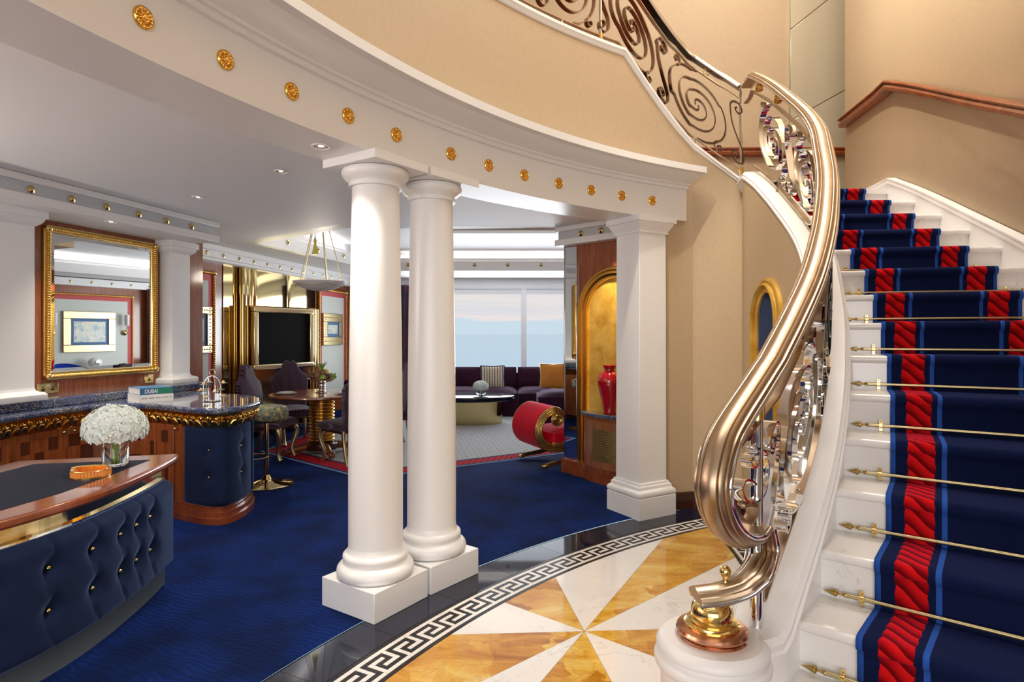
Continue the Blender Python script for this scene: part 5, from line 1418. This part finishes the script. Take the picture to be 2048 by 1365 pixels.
def chair(label, loc, rz):
    """faces local -y"""
    t = thing('dining_chair', label, 'chair', loc, rz, 'striped high-backed dining chairs')
    m = MB(); g = []
    prof = [(-.235, .40), (-.245, .43), (-.24, .475), (-.20, .50), (-.10, .515), (0, .52), (.10, .515), (.20, .50), (.24, .475), (.245, .43), (.235, .40)]
    ys = [(-.25, .96), (-.262, 1.0), (-.24, 1.02), (-.1, 1.02), (.1, 1.0), (.22, .97)]
    for y, s in ys: g.append([(x * s * (1.0 if y < .1 else .93), y, z if (abs(y + .25) > .02) else .40 + (z - .40) * .75) for x, z in prof])
    m.grid(g); m.add([p for p in g[0]], [tuple(range(len(prof)))]); m.add([p for p in g[-1]], [tuple(range(len(prof)))]); m.add([(x * .95, y, .40) for x, y in ((-.235, -.25), (.235, -.25), (.22, .22), (-.22, .22))], [(0, 1, 2, 3)])
    m.build('seat', 'chair_stripe', t, smooth=60)
    MB().box((0, -.012, .385), (.45, .46, .035)).build('seat_rail', 'dark_wood', t, bevel=.008)
    out = [(-.20, .42), (-.215, .60), (-.235, .80), (-.24, .88), (-.215, .935), (-.17, .96), (-.13, 1.00), (-.105, 1.06), (-.085, 1.11), (-.05, 1.135), (-.02, 1.125), (0, 1.10)]
    out = out + [(-x, z) for x, z in out[-2::-1]]; n_ = len(out)
    def by(z): return .215 + (z - .42) * .14
    m = MB(); F_ = [(x, by(z) - .035, z) for x, z in out]; F2 = [(x * .93, by(z) - .052, .42 + (z - .42) * .98) for x, z in out]; Bk = [(x, by(z) + .03, z) for x, z in out]
    m.add(F2 + F_ + Bk, [tuple(range(n_))] + [(i, i + 1, n_ + i + 1, n_ + i) for i in range(n_ - 1)] + [(n_ + i, n_ + i + 1, 2 * n_ + i + 1, 2 * n_ + i) for i in range(n_ - 1)] + [tuple(range(2 * n_, 3 * n_))[::-1], (0, n_ - 1, 2 * n_ - 1, n_), (n_, 2 * n_ - 1, 3 * n_ - 1, 2 * n_)])
    m.build('backrest', 'chair_stripe', t, smooth=45)
    m = MB()
    for i in range(1, n_ - 1):
        for k in (0, .5):
            x = out[i][0] + (out[i + 1][0] - out[i][0]) * k if i + 1 < n_ else out[i][0]; z = out[i][1] + (out[i + 1][1] - out[i][1]) * k if i + 1 < n_ else out[i][1]
            m.ball((x * .995, by(z) + .0, z), (.010, .030, .010), 6, 4)
    m.build('rope_trim', 'chair_stripe', t, smooth=60, kind='stuff')
    for s in (-1, 1):
        P = [(.19 * s, -.21, .39), (.215 * s, -.245, .33), (.205 * s, -.235, .24), (.180 * s, -.205, .13), (.175 * s, -.215, .05), (.18 * s, -.24, .005)]
        q = smooth_path(P, 16); R = [.038 - .020 * k / 15 if k < 13 else .019 + .004 * (k - 12) for k in range(16)]
        m = MB(); m.tube(q, R, 10)
        for k in range(2, 13): m.ball(Vector(q[k]), (R[k] * 1.12, R[k] * 1.12, .008), 10, 5, Matrix.Rotation(.5 * s, 4, 'Y'))
        m.build('front_leg', 'pale_gold', t, smooth=50)
        P = [(.19 * s, .20, .40), (.19 * s, .215, .25), (.20 * s, .26, .10), (.205 * s, .30, .0)]
        MB().tube(smooth_path(P, 10), [.026 - .008 * k / 9 for k in range(10)], 10).build('rear_leg', 'pale_gold', t, smooth=50)
    return t
def face_to(p, q): return math.atan2(q[1] - p[1], q[0] - p[0]) + PI / 2
TC = (-2.45, 7.92)
pA = (-2.98, 7.55); cA = chair('striped dining chair nearest the bar stool, seen from behind its left side', (*pA, .0105), face_to(pA, (-2.2, 7.45)))
pB = (-3.05, 8.62); copy_thing(cA, 'striped dining chair facing us in front of the television', (*pB, .0105), face_to(pB, (-2.25, 7.3)))
pC = (-1.98, 7.38); copy_thing(cA, 'striped dining chair half hidden behind the nearer round column', (*pC, .0105), face_to(pC, (-2.6, 7.9)))
pD = (-1.68, 8.35); copy_thing(cA, 'striped dining chair mostly hidden behind the columns, far side of the table', (*pD, .0105), face_to(pD, TC))
# fruit stand and plates
fs_ = thing('fruit_stand', 'silver pedestal bowl heaped with fruit on the dining table', 'bowl', (-2.45, 7.92, .778))
MB().lathe([(.075, 0), (.078, .006), (.06, .014), (.045, .03), (.04, .045), (.048, .06), (.04, .075), (.048, .09), (.04, .105), (.046, .12), (.05, .13), (.12, .145), (.165, .175), (.175, .185), (.165, .183), (.1, .155), (0, .15)], 40, cap=False).build('pedestal_bowl', 'silver', fs_, smooth=50)
random.seed(5)
for k in range(11):
    a = k * 2 * PI / 11; r = .115; MB().ball((0, 0, 0), (.042, .042, .040), 12, 8).build('fruit', ['plum', 'fruit_brown', 'plum', 'fruit_brown', 'grape'][k % 5], fs_, smooth=60, loc=(r * math.cos(a), r * math.sin(a), .20 + .01 * (k % 3)))
for k in range(5):
    a = k * 1.26 + .3; MB().ball((0, 0, 0), (.045, .045, .048), 12, 8).build('fruit', ['lemon', 'fruit_brown', 'plum', 'fruit_brown', 'fruit_brown'][k], fs_, smooth=60, loc=(.055 * math.cos(a), .055 * math.sin(a), .255))
m = MB()
for k in range(26): m.ball((.13 + random.uniform(-.03, .045), -.02 + random.uniform(-.06, .06), .215 + random.uniform(-.03, .03)), .014, 8, 5)
m.build('grapes', 'grape', fs_, smooth=60)
m = MB()
for k in range(14):
    a = k * 2.4; s = .05 + .002 * k; P = [(0, 0, .28), (.02 * math.cos(a), .02 * math.sin(a), .33), (s * math.cos(a), s * math.sin(a), .37 + .02 * (k % 3))]; m.tube(P, [.010, .008, .001], 5)
m.build('pineapple_leaves', 'leaf_green', fs_, smooth=50)
def plate(label, x, y):
    t = thing('plate', label, 'plate', (x, y, .7785), 0, 'plates on the dining table')
    MB().lathe([(0, .0), (.08, .0), (.13, .012), (.135, .016), (.128, .016), (.08, .006), (0, .005)], 40, cap=False).build('charger', 'porcelain', t, smooth=50)
    MB().lathe([(0, .008), (.06, .008), (.10, .024), (.104, .028), (.096, .026), (.06, .014), (0, .013)], 40, cap=False).build('soup_plate', 'porcelain', t, smooth=50)
plate('stacked white plates on the dining table, left of the fruit stand', -2.83, 7.72)
plate('stacked white plates on the dining table beside the round column', -2.10, 7.75)
# hanging alabaster bowl lamp
pz = 2.20
pl_ = thing('pendant_lamp', 'shallow white bowl lamp hung by ropes over the dining table', 'lamp', (-2.45, 7.85, CZ + .345))
dz0 = pz - (CZ + .345)
MB().lathe([(.335, dz0), (.34, dz0 + .004), (.33, dz0 - .008), (.27, dz0 - .052), (.19, dz0 - .088), (.10, dz0 - .110), (0, dz0 - .118)], 56, cap=False).build('bowl', 'lamp_glass', pl_, smooth=60)
MB().ball((0, 0, dz0 - .125), .015, 10, 6).build('knob', 'brass', pl_, smooth=60)
for k in range(5):
    a = k * 2 * PI / 5 + .25; MB().tube([(.285 * math.cos(a), .285 * math.sin(a), dz0 - .025), (.06 * math.cos(a), .06 * math.sin(a), 0)], .0055, 6).build('rope', 'rope', pl_, smooth=50)
    b = a + 2 * PI / 5; P = [(.30 * math.cos(a + (b - a) * s), .30 * math.sin(a + (b - a) * s), dz0 - .03 - .035 * math.sin(PI * s)) for s in np.linspace(0, 1, 10)]
    MB().tube(P, .005, 6).build('swag', 'rope', pl_, smooth=50)
MB().lathe([(.006, -.42), (.012, -.36), (.018, -.34), (.02, -.32), (.012, -.30), (.006, -.28)][::-1], 12, (-.05, -.04, -.02)).build('tassel_head', 'tassel', pl_, smooth=50)
MB().lathe([(.04, -.50), (.038, -.48), (.022, -.40), (.014, -.36), (.006, -.33)], 14, (-.05, -.04, -.02)).build('tassel', 'tassel', pl_, smooth=50)
MB().tube([(-.05, -.04, 0), (-.05, -.04, -.32)], .005, 6).build('rope', 'rope', pl_, smooth=50)
MB().lathe([(.09, 0), (.09, -.012), (.07, -.02), (0, -.022)], 32).build('ceiling_plate', 'brass', pl_, smooth=50)
l = bpy.data.lights.new('pendant_light', 'POINT'); l.energy = 9; l.shadow_soft_size = .12; l.color = (1, .9, .76); o = bpy.data.objects.new('pendant_light', l); COL.objects.link(o); o.parent = pl_; o.location = (0, 0, dz0 + .06)
# ================================================================ living room
def cushion_box(m, c, d, bulge=.035, n=10):
    """soft box: rounded plan with a crowned top"""
    g = []
    for i in range(n + 1):
        row = []
        for j in range(n + 1):
            u, v = -1 + 2 * i / n, -1 + 2 * j / n; e = max(abs(u), abs(v)); k = (1 - abs(u) ** 4) * (1 - abs(v) ** 4)
            row.append((c[0] + u * d[0] / 2 * (1 - .02 * v * v), c[1] + v * d[1] / 2 * (1 - .02 * u * u), c[2] + d[2] / 2 - .03 + .03 * k ** .3 + bulge * k))
        g.append(row)
    m.grid(g)
    rim = g[0] + [r[-1] for r in g[1:]] + g[-1][-2::-1] + [r[0] for r in g[-2:0:-1]]
    b = [(p[0], p[1], c[2] - d[2] / 2) for p in rim]; N_ = len(rim)
    m.add(rim + b, [(i, (i + 1) % N_, N_ + (i + 1) % N_, N_ + i) for i in range(N_)] + [tuple(range(N_, 2 * N_))])
    return m
sofa = thing('sofa', 'long dark purple velvet sectional sofa below the window', 'sofa', (0, 11.9, .01))
MB().box((-.05, 0.05, .13), (4.7, 1.35, .24)).build('base', 'purple_velvet', sofa, bevel=.02)
MB().box((-.05, .62, .42), (4.7, .22, .62)).build('back_frame', 'purple_velvet', sofa, bevel=.03)
ed = [-2.40, -2.06, -1.34, -.62, .10, .82, 1.54, 2.26]
for a, b in zip(ed, ed[1:]):
    cushion_box(MB(), ((a + b) / 2, -.10, .35), (b - a - .015, 1.02, .20), .05).build('seat_cushion', 'purple_velvet', sofa, smooth=60)
    m = MB(); cushion_box(m, (0, 0, 0), (b - a - .02, .44, .22), .05)
    R = Matrix.Rotation(math.radians(78), 4, 'X'); m.v = [tuple(Vector(((a + b) / 2, .40, .63)) + R @ Vector(p)) for p in m.v]; m.build('back_cushion', 'purple_velvet', sofa, smooth=60)
MB().box((-2.28, -1.35, .13), (.75, 1.5, .24)).build('base', 'purple_velvet', sofa, bevel=.02)
cushion_box(MB(), (-2.2, -1.35, .35), (.62, 1.48, .20), .05).build('seat_cushion', 'purple_velvet', sofa, smooth=60)
MB().box((-2.60, -1.1, .45), (.18, 2.0, .66)).build('back_frame', 'purple_velvet', sofa, bevel=.04)
ot = thing('ottoman', 'dark purple velvet ottoman in front of the sofa, right of the coffee table', 'ottoman', (.95, 10.72, .01))
MB().box((0, 0, .15), (1.02, .86, .28)).build('base', 'purple_velvet', ot, bevel=.02)
cushion_box(MB(), (0, 0, .39), (1.04, .88, .20), .06).build('cushion', 'purple_velvet', ot, smooth=60)
def pillow(label, loc, mat, w, tilt, rz, fringe=None):
    t = thing('throw_cushion', label, 'cushion', loc, rz, 'throw cushions on the sofa')
    g1 = []; n = 14
    R = Matrix.Rotation(math.radians(90 - tilt), 4, 'X')
    m = MB()
    for s in (1, -1):
        g = []
        for i in range(n + 1):
            row = []
            for j in range(n + 1):
                u, v = -1 + 2 * i / n, -1 + 2 * j / n; k = ((1 - u * u) * (1 - v * v)) ** .5; pin = 1 - .07 * (1 - abs(u)) * abs(v) ** 3 - .07 * (1 - abs(v)) * abs(u) ** 3
                row.append(tuple(R @ Vector((u * w / 2 * pin, v * w / 2 * pin + w / 2, s * .075 * k))))
            g.append(row if s > 0 else row[::-1])
        m.grid(g)
    m.build('cover', mat, t, smooth=60)
    if fringe:
        rim = [(u, -1) for u in np.linspace(-1, 1, 15)] + [(1, v) for v in np.linspace(-1, 1, 15)] + [(u, 1) for u in np.linspace(1, -1, 15)] + [(-1, v) for v in np.linspace(1, -1, 15)]
        P = []
        for u, v in rim:
            pin = 1 - .07 * (1 - abs(u)) * abs(v) ** 3 - .07 * (1 - abs(v)) * abs(u) ** 3; P.append(R @ Vector((u * w / 2 * pin, v * w / 2 * pin + w / 2, 0)))
        MB().tube(P, .010, 6, loop=True).build('cord_edge', fringe, t, smooth=60)
pillow('cream and navy striped cushion with cord edge on the purple sofa', (-.37, 11.72, .47), 'cushion_stripe', .46, 16, .06, 'rug_navy')
pillow('plain orange cushion on the purple sofa', (.78, 11.72, .47), 'orange_cloth', .50, 16, -.1, 'pale_gold')
ct = thing('coffee_table', 'oval coffee table with black top on a polished brass drum', 'table', (-.72, 10.55, .01))
MB().lathe([(0, .395), (.745, .395), (.765, .405), (.765, .425), (.75, .435), (.755, .44), (.77, .448), (.765, .468), (.74, .474), (0, .475)], 72, sy=.66, cap=False).build('table_top', 'black_lacquer', ct, smooth=35)
MB().lathe([(.555, 0), (.558, .1), (.565, .25), (.58, .395)], 72, sy=.62).build('drum_base', 'polished_brass', ct, smooth=50)
fb = thing('flower_bowl', 'white hydrangea in a small glass bowl on the coffee table', 'vase', (-.53, 10.45, .4855))
MB().lathe([(0, 0), (.05, 0), (.085, .03), (.09, .06), (.08, .09), (.075, .09), (.084, .06), (.078, .034), (.045, .008), (0, .007)], 32, cap=False).build('bowl', 'glass', fb, smooth=50)
m = MB(); hydrangea(m, (0, 0, .15), .13, 300, .03, .72); m.ball((0, 0, .15), (.122, .122, .085), 16, 8); m.build('flower_head', 'petal', fb, fix=False)
m = MB()
for k in range(5): a = k * 1.26; m.tube([(.02 * math.cos(a), .02 * math.sin(a), .01), (.03 * math.cos(a), .03 * math.sin(a), .12)], .006, 6)
m.build('stem', 'stem_green', fb, smooth=50)
# curtain at the left of the window
cu = thing('curtain', 'deep purple and red floor-length curtain left of the window', 'curtain', (-2.60, 13.0, .01), 0, 'purple curtains')
g = []
for i in range(61):
    x = -.45 + .9 * i / 60; g.append([(x, .05 * math.sin(i * .92) * (1 + .2 * z), z) for z in np.linspace(0, 2.55, 6)])
o = MB().grid(g).build('folds', 'purple_curtain', cu, smooth=60); md = o.modifiers.new('solid', 'SOLIDIFY'); md.thickness = .008

# ---- scrolled red bench
BA = math.atan2(.40, .91)
be = thing('scroll_bench', 'red velvet bench with reeded gold scroll arm and curved feet', 'bench', (.245, 7.265, .012), BA)
# side profile in (x, z)
prof = [(.165, .560), (.155, .585), (.125, .592), (.10, .575), (.095, .545), (.11, .510), (.15, .495), (.195, .515), (.215, .56), (.20, .61), (.15, .645), (.08, .645), (.0, .60), (-.06, .52), (-.085, .43), (-.07, .34), (-.015, .265), (.07, .225), (.17, .215), (.30, .225)]
q = [(p[0], p[1]) for p in smooth_path([(x, z, 0) for x, z in prof], 70)]
for y in (-.33, .31):
    P = [Vector((x, y, z)) for x, z in q]; m = MB(); T = tang(P); Ns = [t_.cross(Vector((0, 1, 0))).normalized() for t_ in T]
    for k in range(5):
        off_ = -.036 + .018 * k
        rr = [min(.0105, .004 + .0003 * i) for i in range(len(P))]
        m.tube([p + n_ * off_ * min(1, .3 + i / 34) for i, (p, n_) in enumerate(zip(P, Ns))], rr, 7)
    m.build('scroll_side', 'antique_gold', be, smooth=60)
    MB().lathe([(.052, -.02), (.056, -.01), (.056, .018), (.048, .026), (.04, .02), (.034, .026), (.022, .020), (.018, .034), (.0, .036)], 24, (.155, y, .548), m=Matrix.Rotation(PI / 2, 4, 'X')).build('roundel', 'antique_gold', be, smooth=40)
    m = MB(); m.box((.385, y, .235), (.17, .05, .085))
    for k in range(9): a = k * .7; m.ball((.385 + .05 * math.cos(a) * (k / 9), y - .03, .235 + .028 * math.sin(a)), (.014, .008, .012), 6, 4)
    m.build('carved_block', 'antique_gold', be, bevel=.006)
    P = [(.46, y, .24), (.44, y, .17), (.38, y, .10), (.28, y, .055), (.16, y, .04), (.06, y, .03), (.0, y, .02)]
    m = MB(); qq = smooth_path(P, 18); T = tang([Vector(p) for p in qq]); Ns = [t_.cross(Vector((0, 1, 0))).normalized() for t_ in T]
    for k in range(4): m.tube([Vector(p) + n_ * (-.027 + .018 * k) * (1 - .55 * i / 17) + Vector((0, 0, .012)) for i, (p, n_) in enumerate(zip(qq, Ns))], .011, 7)
    m.ball((.0, y, .025), (.05, .028, .022), 10, 6); m.build('sabre_leg', 'antique_gold', be, smooth=60)
# upholstered arm: shell between the sides
qq = q[22:]; P0 = [(x, z) for x, z in qq]; Tn = tang([Vector((x, 0, z)) for x, z in P0])
def shell(off_): return [(x + (t_.cross(Vector((0, 1, 0)))).x * off_, z + (t_.cross(Vector((0, 1, 0)))).z * off_) for (x, z), t_ in zip(P0, Tn)]
so_, si = shell(-.045), shell(.03)
if min(p[0] for p in so_) > min(p[0] for p in P0): so_, si = shell(.045), shell(-.03)
loop = so_ + si[::-1]; g = [[(x, y, z) for x, z in loop + [loop[0]]] for y in (-.315, .30)]
m = MB().grid(g); n_ = len(loop)
m.add([(x, -.315, z) for x, z in loop], [(i, i + 1, n_ - 2 - i, n_ - 1 - i) for i in range(n_ // 2 - 1)]); m.add([(x, .30, z) for x, z in loop], [(i, i + 1, n_ - 2 - i, n_ - 1 - i) for i in range(n_ // 2 - 1)])
m.build('arm_upholstery', 'red_velvet', be, smooth=60)
cushion_box(MB(), (.72, -.01, .345), (1.24, .60, .13), .03).build('seat_cushion', 'red_velvet', be, smooth=60)
MB().box((.75, -.01, .245), (1.3, .60, .07)).build('seat_rail', 'antique_gold', be, bevel=.01)
for y in (-.33, .31):
    P = [(1.30, y, .24), (1.32, y, .17), (1.37, y, .10), (1.46, y, .05), (1.56, y, .03)]; MB().tube(smooth_path(P, 14), .03, 8).build('sabre_leg', 'antique_gold', be, smooth=60)

# ---- gilt arch, console and vase on the niche wall
NR = math.atan2(-.7071, .7071)                        # local x along the wall towards the pier; local -y into the room
def nthing(name, label, cat, s, off, z): p = nw(s, off); return thing(name, label, cat, (p[0], p[1], z), NR)
wmr = nthing('wall_mirror', 'narrow clear mirror strip beside the gilt arch', 'mirror', 0.0, .002, .15)
MB().box((.085, -.008, 1.18), (.165, .012, 2.34)).build('glass', 'mirror', wmr, bevel=.004)
MB().box((-.004, -.01, 1.18), (.01, .02, 2.36)).build('edge_strip', 'chrome', wmr)
ga = nthing('gilt_arch', 'large gilt arch frame with glowing gold-leaf hollow behind the red vase', 'arch', .68, .002, 0)
RO, ZSP = .49, 1.75
def gpath(r): return [(-r, z) for z in np.linspace(.16, ZSP, 6)] + [(-r * math.cos(a), ZSP + r * math.sin(a)) for a in np.linspace(0, PI, 40)[1:-1]] + [(r, z) for z in np.linspace(ZSP, .16, 6)]
for r0, r1, h in ((RO, RO - .04, .05), (RO - .045, RO - .085, .075), (RO - .09, RO - .13, .055)):
    A_, B_ = gpath(r0), gpath(r1); rws = []
    for (xa, za), (xb, zb) in zip(A_, B_):
        rws.append([(xa, 0, za), (xa, -h * .7, za), (xa * .75 + xb * .25, -h, za * .75 + zb * .25), (xa * .25 + xb * .75, -h, za * .25 + zb * .75), (xb, -h * .7, zb), (xb, 0, zb)])
    MB().grid(rws).build('moulding', 'gold', ga, smooth=50)
A_ = gpath(RO - .12); m = MB(); g = []
for k in np.linspace(0, 1, 14): g.append([(x * math.cos(k * PI / 2) if k < 1 else 0, -.012 + .0 * k, ZSP + (z - ZSP) * math.cos(k * PI / 2) if z > ZSP else z) for x, z in A_])
MB().grid(g).build('gold_leaf_hollow', 'gold_leaf', ga, smooth=60)
for x in (-RO + .02, RO - .02): MB().box((x + (.045 if x < 0 else -.045), -.05, .08), (.17, .10, .16)).build('foot_block', 'mahogany', ga, bevel=.004)
co = nthing('console_cabinet', 'bow-fronted wooden console with woven gilt panel under the gold arch', 'cabinet', .70, .005, 0)
def bow(w, d, n=20): return [(-w, 0)] + [(-w + 2 * w * k / n, -d * (.55 + .45 * math.sin(PI * k / n))) for k in range(n + 1)] + [(w, 0)]
MB().prism(bow(.37, .20), 0.0, .11).build('plinth', 'mahogany', co)
MB().prism(bow(.355, .19), .11, .68).build('body', 'mahogany_v', co)
MB().prism(bow(.385, .235), .68, .72).build('granite_top', 'blue_granite', co, bevel=.008)
fl = bow(.30, .19)[1:-1]; fl = [(x, y * 1.03 - .004) for x, y in fl]
m = MB(); extrude_line(m, fl, [(0, .16), (-.014, .16), (-.014, .64), (0, .64)]); dr = m.build('door', 'zebrano', co)
m = MB(); extrude_line(m, fl[4:-4], [(.01, .24), (-.019, .24), (-.019, .56), (.01, .56)]); m.build('woven_panel', 'wicker', dr)
rv = nthing('vase', 'tall glossy red baluster vase on the console', 'vase', .69, .13, .7205)
MB().lathe([(0, 0), (.062, 0), (.066, .008), (.064, .03), (.075, .10), (.098, .20), (.118, .29), (.124, .34), (.115, .385), (.088, .42), (.058, .435), (.052, .445), (.054, .465), (.068, .488), (.078, .498), (.072, .50), (.05, .47), (0, .46)], 56, cap=False).build('vessel', 'red_glass', rv, smooth=50)
l = bpy.data.lights.new('arch_fill_light', 'SPOT'); l.energy = 95; l.spot_size = 1.7; l.spot_blend = .7; l.color = (1, .8, .5); l.shadow_soft_size = .03  # added hidden spot brightening the gold arch
o = bpy.data.objects.new('arch_fill_light', l); COL.objects.link(o); pp = nw(.85, .35); o.location = (pp[0], pp[1], 2.45); o.rotation_euler = (math.radians(22), 0, NR)
# low timber skirting of that wall
bsr = struct('baseboard_niche')
MB().prism([nw(-.02, .06), nw(.20, .06), nw(.20, 0), nw(-.02, -.05)], 0, .15).build('skirting', 'mahogany', bsr, bevel=.006)

# ================================================================ the wall opposite, seen in the gilt mirror
RA = -PI / 2 + PI                                          # local x along +Y, -y towards -X? (rotated frame)
p0 = (4.198, 8.6); 
def rthing(name, label, cat, y, z, off=0, group=None): return thing(name, label, cat, (4.198 - off, y, z), -PI / 2, group)   # local x runs towards the camera (-Y), -y into the room (-X)
wp_ = wall_panel(wliv, (4.198, 11.02), -PI / 2, 2.9, .25, 2.36)
framed_picture('wide silver-gilt framed print reflected in the gilt mirror', (4.165, 10.62, 1.14), -PI / 2, 1.06, .86, .15, False)
def sconce(label, y):
    t = rthing('wall_sconce', label, 'sconce', y, 1.55, .03, 'glass wall sconces')
    MB().lathe([(.0, 0), (.055, 0), (.06, .02), (.03, .035), (0, .04)], 20, m=Matrix.Rotation(PI / 2, 4, 'X')).build('rose', 'brass', t, smooth=50)
    MB().tube([(0, -.03, 0), (0.0, -.09, .10), (0.0, -.10, .18)], .008, 8).build('arm', 'brass', t, smooth=50)
    MB().lathe([(.045, .16), (.05, .40), (.046, .40), (.041, .165)], 20, (0, -.10, 0), cap=False).build('shade', 'lamp_glass', t, smooth=50)
sconce('glass sconce left of the reflected print', 9.36); sconce('glass sconce right of the reflected print', 10.83)
cu2 = thing('curtain', 'dark purple curtain reflected at the right edge of the gilt mirror', 'curtain', (4.08, 11.75, .01), PI / 2, 'purple curtains'); o2 = dup(o if False else cu.children[0], cu2)
ck = rthing('checkered_bench', 'black and gold chequered low sideboard seen in the gilt mirror', 'sideboard', 11.0, .01, .06)
for k in range(14): MB().box((.07 + .14 * k, -.20, .70), (.138, .40, .10)).build('block', 'black' if k % 2 else 'bright_gold', ck, bevel=.003)
MB().box((.98, -.20, .77), (2.0, .42, .03)).build('top', 'chrome', ck, bevel=.004); MB().box((.98, -.20, .34), (1.9, .36, .62)).build('carcass', 'mahogany_v', ck)
for k, (x, y, lb) in enumerate(((3.1, 9.15, 'round-backed royal blue armchair at the left of the gilt mirror'), (3.3, 11.45, 'royal blue chair back at the right edge of the gilt mirror'))):
    t = thing('armchair', lb, 'chair', (x, y, .012), -PI / 2, 'royal blue armchairs')
    cushion_box(MB(), (0, 0, .36), (.62, .6, .18), .04).build('seat', 'blue_velvet', t, smooth=60); MB().box((0, 0, .15), (.6, .58, .26)).build('base', 'blue_velvet', t, bevel=.03)
    g = []
    for a in np.linspace(-.3, PI + .3, 24): g.append([(.33 * math.cos(a) * s, .30 * math.sin(a) * s, z) for s, z in ((1, .1), (1, .5), (1.02, .78 + .14 * math.sin(max(0, min(PI, a)))), (.98, .80 + .14 * math.sin(max(0, min(PI, a)))), (.82, .78 + .13 * math.sin(max(0, min(PI, a)))), (.80, .45))])
    MB().grid(g).build('back', 'blue_velvet', t, smooth=60)
sp_k = rthing('speaker', 'small white egg-shaped speaker on the sideboard in the mirror', 'speaker', 10.1, .806, .22)
MB().ball((0, 0, .11), (.14, .10, .11), 20, 12).build('shell', 'speaker_white', sp_k, smooth=60); MB().lathe([(.055, 0), (.05, .008), (0, .010)], 20, (0, -.098, .11), m=Matrix.Rotation(PI / 2, 4, 'X')).build('cone', 'silver', sp_k, smooth=50)
cr5 = struct('trim_5')
MB().box((4.13, 9.9, 2.62), (.14, 6.6, .16)).build('cornice', 'white_trim', cr5, bevel=.01)
studs_on(cr5, [(4.058, 8.4 + .42 * k) for k in range(9)], 2.62, PI, .026)
